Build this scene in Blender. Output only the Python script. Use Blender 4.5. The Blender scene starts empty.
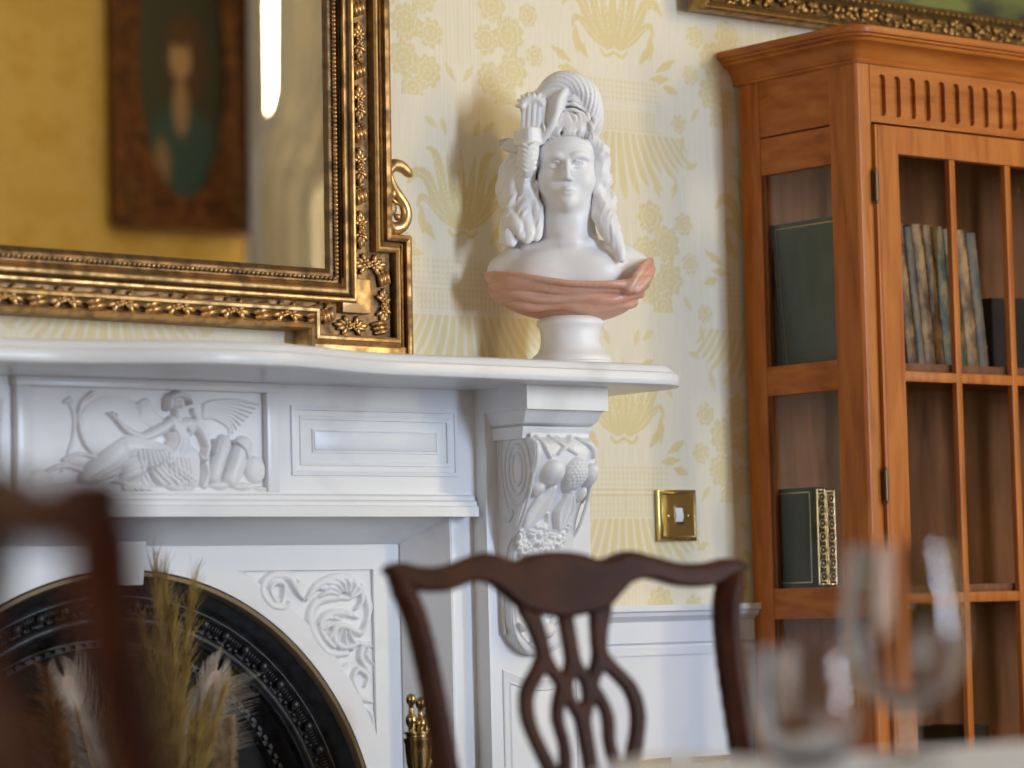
import bpy, bmesh, math, random
import numpy as np
from mathutils import Vector, Matrix, Euler
PI = math.pi
SC = bpy.context.scene
COL = SC.collection
# ------------------------------------------------------------------ camera
FPX = 3150.0
PIT, ROL, YAW = math.radians(4.1), math.radians(-1.40), math.radians(50.5)
CAM = Vector((-2.453, -4.115, 0.92))
def cam_matrix():
    h = np.array([math.cos(YAW), math.sin(YAW), 0]); r = np.array([math.sin(YAW), -math.cos(YAW), 0]); u = np.array([0, 0, 1.])
    c, s = math.cos(ROL), math.sin(ROL); M = np.array([[c, -s, 0], [s, c, 0], [0, 0, 1]])
    Dr = M @ np.array([1, 0, 0]); Df = M @ np.array([0, math.sin(PIT), math.cos(PIT)]); Du = M @ np.array([0, -math.cos(PIT), math.sin(PIT)])
    R = np.outer(Dr, r) + np.outer(Df, h) + np.outer(Du, u)
    m = Matrix(((R[0][0], -R[1][0], -R[2][0], CAM.x), (R[0][1], -R[1][1], -R[2][1], CAM.y), (R[0][2], -R[1][2], -R[2][2], CAM.z), (0, 0, 0, 1)))
    return m
cd = bpy.data.cameras.new('camera'); cam = bpy.data.objects.new('camera', cd); COL.objects.link(cam)
cam.matrix_world = cam_matrix()
cd.sensor_width = 36; cd.lens = FPX / 1024 * 36; cd.clip_start = .05
cd.dof.use_dof = True; cd.dof.focus_distance = 5.22; cd.dof.aperture_fstop = cd.lens / 1000 / 0.040; cd.dof.aperture_blades = 0
SC.camera = cam
# ------------------------------------------------------------------ world, lights, exposure
SC.view_settings.view_transform = 'Standard'; SC.view_settings.look = 'None'
SC.view_settings.gamma = 1; SC.view_settings.use_curve_mapping = False
SC.view_settings.exposure = 0.24
w = bpy.data.worlds.new('world'); SC.world = w; w.use_nodes = True
w.node_tree.nodes['Background'].inputs[0].default_value = (.75, .86, 1, 1)
w.node_tree.nodes['Background'].inputs[1].default_value = 3.0
def area(name, loc, sx, sz, power, col, rot=(PI / 2, 0, 0)):
    l = bpy.data.lights.new(name, 'AREA'); l.shape = 'RECTANGLE'; l.size = sx; l.size_y = sz; l.energy = power; l.color = col
    o = bpy.data.objects.new(name, l); COL.objects.link(o); o.location = loc; o.rotation_euler = rot
    return o
ROOM = dict(x0=-3.4, x1=7.6, y0=-5.5, z1=3.9)
W1 = (1.98, 2.55, .75, 3.0)      # windows of the opposite wall: x0, x1, z0, z1
W2 = (4.19, 5.70, .75, 3.35)
def daylight(name, W, power, col):   # sky light standing in the window opening, facing into the room (+y)
    return area(name, ((W[0] + W[1]) / 2, ROOM['y0'] - .06, (W[2] + W[3]) / 2), W[1] - W[0], W[3] - W[2], power, col, (PI / 2, 0, 0))
daylight('window_daylight', W1, 180, (.62, .78, 1))
daylight('bay_daylight', W2, 235, (1, .80, .42))
area('side_fill', (ROOM['x0'] + .05, -2.6, 1.7), 1.5, 2.0, 34, (1, .93, .86), (PI / 2, 0, -PI / 2))   # added fill light standing just inside the solid left wall
lamp = bpy.data.lights.new('ceiling_lamp', 'POINT'); lamp.energy = 52; lamp.color = (1, .72, .24); lamp.shadow_soft_size = .22
lo = bpy.data.objects.new('ceiling_lamp', lamp); COL.objects.link(lo); lo.location = (2.9, -2.8, 2.9)
# ------------------------------------------------------------------ materials
MATS = {}
def mat(name, col=(.8, .8, .8), rough=.5, metal=0., coat=0., spec=.5):
    m = bpy.data.materials.new(name); m.use_nodes = True; b = m.node_tree.nodes['Principled BSDF']
    b.inputs['Base Color'].default_value = (*col, 1); b.inputs['Roughness'].default_value = rough; b.inputs['Metallic'].default_value = metal
    b.inputs['Coat Weight'].default_value = coat; b.inputs['Specular IOR Level'].default_value = spec
    MATS[name] = m
    return m, m.node_tree, b
def N(nt, t, **k):
    n = nt.nodes.new(t)
    for a, v in k.items():
        if a.startswith('i_'): n.inputs[a[2:].replace('_', ' ')].default_value = v
        else: setattr(n, a, v)
    return n
def ramp(nt, stops):
    n = nt.nodes.new('ShaderNodeValToRGB'); e = n.color_ramp.elements
    while len(e) < len(stops): e.new(.5)
    for x, (p, c) in zip(e, stops): x.position = p; x.color = (*c, 1)
    return n
def noise_mat(name, c1, c2, scale=(10, 10, 10), nscale=3., detail=4., rough=.5, metal=0., coat=0., bump=0., lo=.35, hi=.65, dist=0., spec=.4, rr=0.):
    m, nt, b = mat(name, c1, rough, metal, coat, spec)
    tc = N(nt, 'ShaderNodeTexCoord'); mp = N(nt, 'ShaderNodeMapping'); mp.inputs['Scale'].default_value = scale
    nt.links.new(tc.outputs['Object'], mp.inputs[0])
    no = N(nt, 'ShaderNodeTexNoise'); no.inputs['Scale'].default_value = nscale; no.inputs['Detail'].default_value = detail; no.inputs['Distortion'].default_value = dist
    nt.links.new(mp.outputs[0], no.inputs['Vector'])
    r = ramp(nt, [(lo, c1), (hi, c2)]); nt.links.new(no.outputs[0], r.inputs[0]); nt.links.new(r.outputs[0], b.inputs['Base Color'])
    if bump:
        bp = N(nt, 'ShaderNodeBump'); bp.inputs['Strength'].default_value = bump; bp.inputs['Distance'].default_value = .002
        nt.links.new(no.outputs[0], bp.inputs['Height']); nt.links.new(bp.outputs[0], b.inputs['Normal'])
    if rr:
        mr = N(nt, 'ShaderNodeMapRange'); mr.inputs['To Min'].default_value = rough - rr; mr.inputs['To Max'].default_value = rough + rr
        nt.links.new(no.outputs[0], mr.inputs[0]); nt.links.new(mr.outputs[0], b.inputs['Roughness'])
    return m, nt, b
marble, nt, b = noise_mat('white_marble', (.76, .77, .79), (.60, .60, .62), (1, 1, 1), 2.2, 8, .28, lo=.56, hi=.74, dist=1.6)
statuary, nt, b = noise_mat('statuary_marble', (.84, .84, .85), (.76, .75, .74), (1, 1, 1), 9, 5, .38, lo=.5, hi=.8, dist=.6)
ivory_m, nt, b = noise_mat('carved_marble', (.79, .79, .80), (.70, .69, .68), (1, 1, 1), 12, 5, .42, lo=.5, hi=.8)
pink, nt, b = noise_mat('pink_marble', (.62, .30, .20), (.66, .40, .31), (1, 1, 5), 9, 6, .32, lo=.35, hi=.62, dist=1.6)
e = [n for n in nt.nodes if n.type == 'VALTORGB'][0].color_ramp.elements.new(.75); e.color = (.36, .25, .23, 1)
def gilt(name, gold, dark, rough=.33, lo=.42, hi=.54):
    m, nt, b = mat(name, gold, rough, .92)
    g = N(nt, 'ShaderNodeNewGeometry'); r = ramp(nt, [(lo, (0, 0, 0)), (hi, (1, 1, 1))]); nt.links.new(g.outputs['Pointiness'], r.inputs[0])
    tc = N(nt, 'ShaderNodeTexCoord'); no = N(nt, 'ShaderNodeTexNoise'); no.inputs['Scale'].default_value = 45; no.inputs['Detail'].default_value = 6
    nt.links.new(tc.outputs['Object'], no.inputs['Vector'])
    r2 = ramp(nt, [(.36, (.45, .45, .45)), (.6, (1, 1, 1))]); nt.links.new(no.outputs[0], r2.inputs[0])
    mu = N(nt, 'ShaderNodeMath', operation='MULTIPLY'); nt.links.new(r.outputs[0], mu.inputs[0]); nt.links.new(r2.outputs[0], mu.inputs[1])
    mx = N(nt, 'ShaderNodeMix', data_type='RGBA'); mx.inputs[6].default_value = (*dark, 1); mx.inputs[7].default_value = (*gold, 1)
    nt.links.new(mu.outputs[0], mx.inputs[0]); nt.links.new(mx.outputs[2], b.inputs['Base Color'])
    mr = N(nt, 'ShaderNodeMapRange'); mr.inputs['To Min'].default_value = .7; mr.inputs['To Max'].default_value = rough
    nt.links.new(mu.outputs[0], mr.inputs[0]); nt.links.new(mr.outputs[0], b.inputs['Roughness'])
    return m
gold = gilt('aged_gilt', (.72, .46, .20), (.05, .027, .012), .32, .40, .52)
gold_dark = gilt('dark_gilt', (.20, .12, .055), (.03, .018, .01), .4)
gold_pic = gilt('picture_gilt', (.40, .24, .085), (.04, .022, .009), .42)
umber, _, _ = noise_mat('umber_lacquer', (.035, .02, .013), (.07, .035, .018), (1, 1, 1), 30, 4, .4)
brass = mat('brass', (.60, .48, .19), .24, 1.)[0]
brass_old = mat('old_brass', (.42, .31, .14), .25, 1.)[0]
iron, nt, b = noise_mat('black_iron', (.012, .012, .014), (.03, .031, .036), (1, 1, 1), 60, 4, .38, metal=.3, lo=.4, hi=.7)
soot = mat('soot_black', (.006, .006, .006), .9)[0]
bronze_rim = mat('bronze_rim', (.10, .065, .03), .42, .6)[0]
def wood(name, c1, c2, c3, scale, rough, coat, bandscale=6., spec=.25):
    m, nt, b = mat(name, c1, rough, 0, coat, spec)
    tc = N(nt, 'ShaderNodeTexCoord'); mp = N(nt, 'ShaderNodeMapping'); mp.inputs['Scale'].default_value = scale
    nt.links.new(tc.outputs['Object'], mp.inputs[0])
    no = N(nt, 'ShaderNodeTexNoise'); no.inputs['Scale'].default_value = bandscale; no.inputs['Detail'].default_value = 7; no.inputs['Distortion'].default_value = .5
    nt.links.new(mp.outputs[0], no.inputs['Vector'])
    r = ramp(nt, [(.3, c1), (.5, c2), (.72, c3)]); nt.links.new(no.outputs[0], r.inputs[0]); nt.links.new(r.outputs[0], b.inputs['Base Color'])
    return m
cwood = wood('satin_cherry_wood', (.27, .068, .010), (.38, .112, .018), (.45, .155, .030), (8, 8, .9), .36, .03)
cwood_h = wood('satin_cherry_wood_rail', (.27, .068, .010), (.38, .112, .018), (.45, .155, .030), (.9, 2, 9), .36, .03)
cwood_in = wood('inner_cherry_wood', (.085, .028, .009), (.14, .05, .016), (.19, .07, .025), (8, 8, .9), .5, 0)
mahog = wood('mahogany', (.028, .0080, .0042), (.045, .0130, .0065), (.065, .020, .009), (3, 3, 3), .42, 0, 6., .10)
paint_w = noise_mat('white_paint', (.74, .76, .80), (.70, .72, .77), (1, 1, 1), 6, 3, .35)[0]
plaster = mat('ceiling_plaster', (.45, .38, .28), .8)[0]
floor_m = wood('floor_boards', (.05, .022, .01), (.08, .035, .014), (.11, .05, .02), (.6, 9, 1), .4, .1)
cloth = noise_mat('white_tablecloth', (.86, .88, .94), (.80, .82, .90), (1, 1, 1), 12, 3, .8)[0]
mirror_m = mat('mirror_silver', (.93, .92, .88), .0, 1.)[0]
def thin_glass(name, tint=(1, 1, 1), ior=1.5):
    m = bpy.data.materials.new(name); m.use_nodes = True; nt = m.node_tree; nt.nodes.clear()
    o = N(nt, 'ShaderNodeOutputMaterial'); mx = N(nt, 'ShaderNodeMixShader'); t = N(nt, 'ShaderNodeBsdfTransparent'); g = N(nt, 'ShaderNodeBsdfGlossy')
    t.inputs[0].default_value = (*tint, 1); g.inputs['Roughness'].default_value = .02; lw = N(nt, 'ShaderNodeLayerWeight'); lw.inputs[0].default_value = .5; pw = N(nt, 'ShaderNodeMath', operation='POWER'); pw.inputs[1].default_value = 4.5
    f = N(nt, 'ShaderNodeMapRange'); f.inputs['To Min'].default_value = ((ior - 1) / (ior + 1)) ** 2; f.inputs['To Max'].default_value = 1
    nt.links.new(lw.outputs['Facing'], pw.inputs[0]); nt.links.new(pw.outputs[0], f.inputs[0])
    nt.links.new(f.outputs[0], mx.inputs[0]); nt.links.new(t.outputs[0], mx.inputs[1]); nt.links.new(g.outputs[0], mx.inputs[2]); nt.links.new(mx.outputs[0], o.inputs[0])
    MATS[name] = m
    return m
pane = thin_glass('cabinet_glass', (1, 1, 1), 1.33)
winepane = thin_glass('wine_glass_crystal', (.95, .96, .98), 1.75)
# wallpaper: cream ground with a damask figure carried by the mesh attribute 'figure'
def wallpaper(name='damask_wallpaper', g0=(.77, .70, .55), g1=(.71, .585, .29)):
    m, nt, b = mat(name, (.7, .64, .48), .55)
    at = N(nt, 'ShaderNodeAttribute', attribute_name='figure')
    mx = N(nt, 'ShaderNodeMix', data_type='RGBA'); mx.inputs[6].default_value = (*g0, 1); mx.inputs[7].default_value = (*g1, 1)
    nt.links.new(at.outputs['Fac'], mx.inputs[0])
    tc = N(nt, 'ShaderNodeTexCoord'); mp = N(nt, 'ShaderNodeMapping'); mp.inputs['Scale'].default_value = (1, 1, .05)
    wv = N(nt, 'ShaderNodeTexNoise'); wv.inputs['Scale'].default_value = 260
    nt.links.new(tc.outputs['Object'], mp.inputs[0]); nt.links.new(mp.outputs[0], wv.inputs['Vector'])
    r = ramp(nt, [(.3, (.93, .93, .93)), (.7, (1, 1, 1))]); nt.links.new(wv.outputs[0], r.inputs[0])
    m2 = N(nt, 'ShaderNodeMix', data_type='RGBA', blend_type='MULTIPLY'); m2.inputs[0].default_value = 1
    nt.links.new(mx.outputs[2], m2.inputs[6]); nt.links.new(r.outputs[0], m2.inputs[7]); nt.links.new(m2.outputs[2], b.inputs['Base Color'])
    return m
paper = wallpaper()
paper_shaded = wallpaper('warm_shaded_damask_wallpaper', (.62, .44, .135), (.55, .36, .08))  # same damask for the back wall, its dim warm light mixed into the colour
# ------------------------------------------------------------------ object helpers
def tag(o, label=None, cat=None, group=None, kind=None):
    if label: o['label'] = label
    if cat: o['category'] = cat
    if group: o['group'] = group
    if kind: o['kind'] = kind
    return o
def thing(name, label, cat, loc=(0, 0, 0), rot=(0, 0, 0), group=None):
    o = bpy.data.objects.new(name, None); COL.objects.link(o); o.location = loc; o.rotation_euler = rot; o.empty_display_size = .05
    return tag(o, label, cat, group)
def link(name, me, m, parent=None, smooth=None, loc=None, rot=None):
    if m: me.materials.append(m)
    o = bpy.data.objects.new(name, me); COL.objects.link(o)
    if parent: o.parent = parent
    if loc: o.location = loc
    if rot: o.rotation_euler = rot
    if smooth is not None:
        for p in me.polygons: p.use_smooth = True
        if smooth < 180: me.set_sharp_from_angle(angle=math.radians(smooth))
    return o
def pymesh(name, V, F, m=None, parent=None, smooth=None, **k):
    me = bpy.data.meshes.new(name); me.from_pydata([tuple(map(float, v)) for v in V], [], [tuple(map(int, f)) for f in F]); me.update()
    return link(name, me, m, parent, smooth, **k)
def fastmesh(name, V, Q, m=None, parent=None, smooth=180, **k):
    me = bpy.data.meshes.new(name); n = Q.shape[1]
    me.vertices.add(len(V)); me.vertices.foreach_set('co', np.asarray(V, np.float32).ravel())
    me.loops.add(Q.size); me.loops.foreach_set('vertex_index', Q.astype(np.int32).ravel())
    me.polygons.add(len(Q)); me.polygons.foreach_set('loop_start', np.arange(0, Q.size, n, dtype=np.int32))
    me.update(calc_edges=True); me.validate()
    return link(name, me, m, parent, smooth, **k)
def copy_tree(o, parent=None):
    c = o.copy(); COL.objects.link(c)
    if parent: c.parent = parent
    for ch in list(o.children): copy_tree(ch, c)
    return c
class MB:
    def __init__(s): s.b = bmesh.new()
    def box(s, x0, x1, y0, y1, z0, z1, bev=0.):
        r = bmesh.ops.create_cube(s.b, size=1); vs = r['verts']
        for v in vs: v.co = Vector(((x0 + x1) / 2 + v.co.x * (x1 - x0), (y0 + y1) / 2 + v.co.y * (y1 - y0), (z0 + z1) / 2 + v.co.z * (z1 - z0)))
        if bev > 0:
            es = list({e for v in vs for e in v.link_edges})
            bmesh.ops.bevel(s.b, geom=es, offset=bev, segments=2, profile=.6, affect='EDGES')
        return s
    def ell(s, c, r, seg=12, ring=8, rot=None):
        q = bmesh.ops.create_uvsphere(s.b, u_segments=seg, v_segments=ring, radius=1)['verts']
        R = (Euler(rot).to_matrix() if rot else Matrix.Identity(3))
        for v in q: v.co = R @ Vector((v.co.x * r[0], v.co.y * r[1], v.co.z * r[2])) + Vector(c)
        return s
    def tube(s, pts, rad, seg=8, cap=True):
        pts = [Vector(p) for p in pts]; n = len(pts)
        if not hasattr(rad, '__len__'): rad = [rad] * n
        rings = []; up = None
        for i, p in enumerate(pts):
            t = (pts[min(i + 1, n - 1)] - pts[max(i - 1, 0)]).normalized()
            if up is None: up = Vector((0, 0, 1)) if abs(t.z) < .9 else Vector((1, 0, 0))
            a = (up - t * up.dot(t)).normalized(); up = a; bb = t.cross(a)
            rings.append([s.b.verts.new(p + (a * math.cos(k * 2 * PI / seg) + bb * math.sin(k * 2 * PI / seg)) * rad[i]) for k in range(seg)])
        for i in range(n - 1):
            for k in range(seg): s.b.faces.new((rings[i][k], rings[i][(k + 1) % seg], rings[i + 1][(k + 1) % seg], rings[i + 1][k]))
        if cap: s.b.faces.new(rings[0][::-1]); s.b.faces.new(rings[-1])
        return s
    def lathe(s, prof, c=(0, 0, 0), seg=48, axis='z'):
        rings = []
        for r, z in prof:
            L = []
            for k in range(seg):
                a = 2 * PI * k / seg; v = Vector((r * math.cos(a), r * math.sin(a), z))
                if axis == 'y': v = Vector((v.x, -v.z, v.y))
                L.append(s.b.verts.new(v + Vector(c)))
            rings.append(L)
        for i in range(len(prof) - 1):
            for k in range(seg): s.b.faces.new((rings[i][k], rings[i][(k + 1) % seg], rings[i + 1][(k + 1) % seg], rings[i + 1][k]))
        for L, rv in ((rings[0], True), (rings[-1], False)):
            if (prof[0] if rv else prof[-1])[0] > 1e-5: s.b.faces.new(L[::-1] if rv else L)
        bmesh.ops.remove_doubles(s.b, verts=s.b.verts[:], dist=1e-6)
        return s
    def poly(s, pts2, y0, y1, ax='y'):
        """prism of a simple polygon; ax='y': pts are (x,z) and it runs y0..y1; ax='x': pts are (y,z); ax='z': pts are (x,y)"""
        f = {'y': lambda p, d: (p[0], d, p[1]), 'x': lambda p, d: (d, p[0], p[1]), 'z': lambda p, d: (p[0], p[1], d)}[ax]
        A = [s.b.verts.new(f(p, y0)) for p in pts2]; B = [s.b.verts.new(f(p, y1)) for p in pts2]; n = len(A)
        for i in range(n): s.b.faces.new((A[i], A[(i + 1) % n], B[(i + 1) % n], B[i]))
        s.b.faces.new(A[::-1]); s.b.faces.new(B)
        return s
    def xform(s, M):
        bmesh.ops.transform(s.b, matrix=M, verts=s.b.verts[:]); return s
    def build(s, name, m, parent=None, smooth=40, **k):
        bmesh.ops.recalc_face_normals(s.b, faces=s.b.faces[:])
        me = bpy.data.meshes.new(name); s.b.to_mesh(me); s.b.free()
        return link(name, me, m, parent, smooth, **k)
def molding(path, prof, closed=False, frame='wall', name='moulding', m=None, parent=None, smooth=35, capends=True):
    """sweep profile [(out, proud), ...] along a 2-D path with mitred corners. frame 'wall': path in (x,z), 'out' to the right-hand side
    of travel in the wall plane, 'proud' toward the room (-y). frame 'plan': path in (x,y), out to the right, proud = +z."""
    P = [np.array(p, float) for p in path]; n = len(P); offs = []
    for i in range(n):
        a = P[i] - P[i - 1] if (i > 0 or closed) else P[1] - P[0]
        c = P[(i + 1) % n] - P[i] if (i < n - 1 or closed) else P[-1] - P[-2]
        a = a / np.linalg.norm(a); c = c / np.linalg.norm(c); na = np.array([a[1], -a[0]]); nc = np.array([c[1], -c[0]])
        mm = na + nc; mm = mm / max(1e-6, (mm @ na)) ; offs.append(mm)
    V = []; F = []; k = len(prof)
    for i in range(n):
        for (o, h) in prof:
            q = P[i] + offs[i] * o
            V.append((q[0], -h, q[1]) if frame == 'wall' else (q[0], q[1], h))
    for i in range(n if closed else n - 1):
        j = (i + 1) % n
        for a in range(k - 1): F.append((i * k + a, j * k + a, j * k + a + 1, i * k + a + 1))
    if not closed and capends: F.append(tuple(range(k))); F.append(tuple((n - 1) * k + a for a in range(k))[::-1])
    me = bpy.data.meshes.new(name); me.from_pydata(V, [], F); me.update()
    bm = bmesh.new(); bm.from_mesh(me); bmesh.ops.recalc_face_normals(bm, faces=bm.faces[:]); bm.to_mesh(me); bm.free()
    return link(name, me, m, parent, smooth)
def plate(name, polys, y_front, thick, m, parent=None, bevel=0., ax='y'):
    """flat slab in the x-z plane with holes (first polygon outer), front face at y_front, body behind it; ax='x' puts it in the y-z plane facing -x"""
    cu = bpy.data.curves.new('c', 'CURVE'); cu.dimensions = '2D'; cu.fill_mode = 'BOTH'; cu.extrude = thick / 2 - bevel; cu.bevel_depth = bevel; cu.offset = -bevel; cu.bevel_resolution = 1
    for P in polys:
        s = cu.splines.new('POLY'); s.points.add(len(P) - 1)
        for q, p in zip(s.points, P): q.co = (p[0], p[1], 0, 1)
        s.use_cyclic_u = True
    o = bpy.data.objects.new('c', cu); COL.objects.link(o); dg = bpy.context.evaluated_depsgraph_get(); me = bpy.data.meshes.new_from_object(o.evaluated_get(dg))
    bpy.data.objects.remove(o); bpy.data.curves.remove(cu)
    me.name = name
    if ax == 'y': me.transform(Matrix(((1, 0, 0, 0), (0, 0, -1, y_front + thick / 2), (0, 1, 0, 0), (0, 0, 0, 1))))
    else: me.transform(Matrix(((0, 0, -1, y_front + thick / 2), (-1, 0, 0, 0), (0, 1, 0, 0), (0, 0, 0, 1))))   # polygon u = -y
    me.materials.clear()
    return link(name, me, m, parent, 30)
def rect(a, b, c, d): return [(a, c), (b, c), (b, d), (a, d)]
def spline(P, n=8):
    P = [np.array(p, float) for p in P]; out = []
    for i in range(len(P) - 1):
        p0 = P[max(i - 1, 0)]; p1 = P[i]; p2 = P[i + 1]; p3 = P[min(i + 2, len(P) - 1)]
        for k in range(n):
            t = k / n; out.append(.5 * ((2 * p1) + (-p0 + p2) * t + (2 * p0 - 5 * p1 + 4 * p2 - p3) * t * t + (-p0 + 3 * p1 - 3 * p2 + p3) * t ** 3))
    out.append(P[-1]); return out
# ------------------------------------------------------------------ relief (height field) carving
class Relief:
    def __init__(s, u0, u1, v0, v1, step):
        s.nu = int((u1 - u0) / step) + 1; s.nv = int((v1 - v0) / step) + 1
        s.U, s.V = np.meshgrid(np.linspace(u0, u1, s.nu), np.linspace(v0, v1, s.nv), indexing='ij'); s.H = np.zeros_like(s.U)
    def stroke(s, P, r, h, sm=4, mode='max', sharp=.5):
        P = spline(P, sm) if len(P) > 2 and sm > 1 else [np.array(p, float) for p in P]
        n = len(P); R = np.interp(np.linspace(0, 1, n), np.linspace(0, 1, len(r)), r) if hasattr(r, '__len__') else np.full(n, r)
        best = np.full(s.U.shape, 9.)
        for i in range(n - 1):
            a, b = P[i], P[i + 1]; d = b - a; L = d @ d + 1e-12
            t = np.clip(((s.U - a[0]) * d[0] + (s.V - a[1]) * d[1]) / L, 0, 1)
            q = np.hypot(s.U - a[0] - t * d[0], s.V - a[1] - t * d[1]) / (R[i] + t * (R[i + 1] - R[i]) + 1e-9)
            best = np.minimum(best, q)
        g = h * np.clip(1 - best ** 2, 0, 1) ** sharp
        if mode == 'max': s.H = np.maximum(s.H, g)
        else: s.H = np.where(g != 0, s.H + g * (s.H > -1), s.H)
    def blob(s, c, r, h, rot=0., mode='max'):
        ca, sa = math.cos(rot), math.sin(rot); x = s.U - c[0]; y = s.V - c[1]; rx, ry = (r, r) if not hasattr(r, '__len__') else r
        q = ((x * ca + y * sa) / rx) ** 2 + ((-x * sa + y * ca) / ry) ** 2
        g = h * np.sqrt(np.clip(1 - q, 0, 1))
        if mode == 'max': s.H = np.maximum(s.H, g)
        else: s.H = s.H + g
    def mesh(s, name, fn, m, parent, keep=None):
        V = fn(s.U, s.V, s.H); V = np.stack(V, -1).reshape(-1, 3); idx = np.arange(s.nu * s.nv).reshape(s.nu, s.nv)
        Q = np.stack([idx[:-1, :-1], idx[1:, :-1], idx[1:, 1:], idx[:-1, 1:]], -1).reshape(-1, 4)
        if keep is not None: K = keep(s.U, s.V).ravel(); Q = Q[K[Q].all(1)]
        return fastmesh(name, V, Q, m, parent, 180)
# ------------------------------------------------------------------ sculpting by signed distances + surface nets
class Sculpt:
    def __init__(s, lo, hi, h):
        s.lo = np.array(lo, float); s.h = h; s.n = np.ceil((np.array(hi) - s.lo) / h).astype(int) + 1
        s.G = np.full(s.n, .02, np.float32); s.sc = np.ones(3); s.of = np.zeros(3)
    def push(s, sc=(1, 1, 1), of=(0, 0, 0), piv=(0, 0, .30)): s.sc = np.array(sc, float); p = np.array(piv, float); s.of = p - p * s.sc + np.array(of, float)
    def _box(s, lo, hi):
        a = np.maximum(np.floor((np.array(lo) - s.lo) / s.h).astype(int), 0); b = np.minimum(np.ceil((np.array(hi) - s.lo) / s.h).astype(int) + 1, s.n)
        if (b <= a).any(): return None
        g = np.meshgrid(*[s.lo[i] + s.h * np.arange(a[i], b[i]) for i in range(3)], indexing='ij', sparse=True)
        return (slice(a[0], b[0]), slice(a[1], b[1]), slice(a[2], b[2])), g
    def _mix(s, sl, d, k, op):
        A = s.G[sl]
        if op == 'add':
            hh = np.clip(.5 + .5 * (A - d) / k, 0, 1); s.G[sl] = A * (1 - hh) + d * hh - k * hh * (1 - hh)
        elif op == 'sub':
            d = -d; hh = np.clip(.5 + .5 * (d - A) / k, 0, 1); s.G[sl] = A * (1 - hh) + d * hh + k * hh * (1 - hh)
        elif op == 'and':
            hh = np.clip(.5 + .5 * (d - A) / k, 0, 1); s.G[sl] = A * (1 - hh) + d * hh + k * hh * (1 - hh)
    def ell(s, c, r, k=.004, op='add', rot=None):
        c = np.array(c, float) * s.sc + s.of; r = [q * w for q, w in zip(r, s.sc)]; R = max(r) + k + .006; q = s._box(c - R, c + R)
        if q is None: return
        sl, (X, Y, Z) = q; X = X - c[0]; Y = Y - c[1]; Z = Z - c[2]
        if rot:
            M = np.array(Euler(rot).to_matrix()).T; X, Y, Z = M[0, 0] * X + M[0, 1] * Y + M[0, 2] * Z, M[1, 0] * X + M[1, 1] * Y + M[1, 2] * Z, M[2, 0] * X + M[2, 1] * Y + M[2, 2] * Z
        k0 = np.sqrt((X / r[0]) ** 2 + (Y / r[1]) ** 2 + (Z / r[2]) ** 2); k1 = np.sqrt((X / r[0] ** 2) ** 2 + (Y / r[1] ** 2) ** 2 + (Z / r[2] ** 2) ** 2) + 1e-9
        s._mix(sl, k0 * (k0 - 1) / k1, k, op)
    def cap(s, a, b, ra, rb=None, k=.003, op='add'):
        rb = ra if rb is None else rb; a = np.array(a, float) * s.sc + s.of; b = np.array(b, float) * s.sc + s.of; R = max(ra, rb) + k + .005
        q = s._box(np.minimum(a, b) - R, np.maximum(a, b) + R)
        if q is None: return
        sl, (X, Y, Z) = q; d = b - a; L = d @ d + 1e-12
        t = np.clip(((X - a[0]) * d[0] + (Y - a[1]) * d[1] + (Z - a[2]) * d[2]) / L, 0, 1)
        D = np.sqrt((X - a[0] - t * d[0]) ** 2 + (Y - a[1] - t * d[1]) ** 2 + (Z - a[2] - t * d[2]) ** 2) - (ra + t * (rb - ra))
        s._mix(sl, D, k, op)
    def tube(s, P, r, k=.003, n=6, op='add'):
        P = spline(P, n) if len(P) > 2 else [np.array(p, float) for p in P]
        R = np.interp(np.linspace(0, 1, len(P)), np.linspace(0, 1, len(r)), r) if hasattr(r, '__len__') else [r] * len(P)
        for i in range(len(P) - 1): s.cap(P[i], P[i + 1], R[i], R[i + 1], k, op)
    def lock(s, P, rad, n, r, seed, wave=.3, turns=1., k=.0016):
        r *= .98; wave *= .7; n += 3
        s.tube(P, [q * .82 for q in rad], .004, 5)
        """a lock of hair: strands twisting about a guide line"""
        rnd = random.Random(seed); P = spline(P, 6); m = len(P); Rr = np.interp(np.linspace(0, 1, m), np.linspace(0, 1, len(rad)), rad)
        for j in range(n):
            ph = 2 * PI * j / n + rnd.uniform(-.3, .3); q = rnd.uniform(.7, 1.)
            pts = []
            for i, p in enumerate(P):
                t = (P[min(i + 1, m - 1)] - P[max(i - 1, 0)]); t = t / (np.linalg.norm(t) + 1e-9)
                a = np.cross(t, [0, 1, 0]); a = a / (np.linalg.norm(a) + 1e-6); bb = np.cross(t, a); th = ph + 2 * PI * turns * i / m
                w = Rr[i] * q * (1 + wave * math.sin(i * 1.1 + j)); pts.append(p + a * math.cos(th) * w + bb * math.sin(th) * w * .75)
            for i in range(m - 1):
                f = 1 - .45 * i / m; s.cap(pts[i], pts[i + 1], r * f, r * f * .97, k)
    def mesh(s, name, m, parent, smooth_iter=0):
        G = s.G; I = G < 0; cs = np.zeros(np.array(G.shape) - 1, np.int8)
        for dx in (0, 1):
            for dy in (0, 1):
                for dz in (0, 1): cs += I[dx:dx + cs.shape[0], dy:dy + cs.shape[1], dz:dz + cs.shape[2]]
        act = (cs > 0) & (cs < 8); idx = np.full(cs.shape, -1, np.int64); ii = np.argwhere(act); idx[act] = np.arange(len(ii))
        acc = np.zeros((len(ii), 3)); cnt = np.zeros(len(ii)); x, y, z = ii.T
        C8 = [(a, b_, c) for a in (0, 1) for b_ in (0, 1) for c in (0, 1)]; val = {c: G[x + c[0], y + c[1], z + c[2]] for c in C8}
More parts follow.
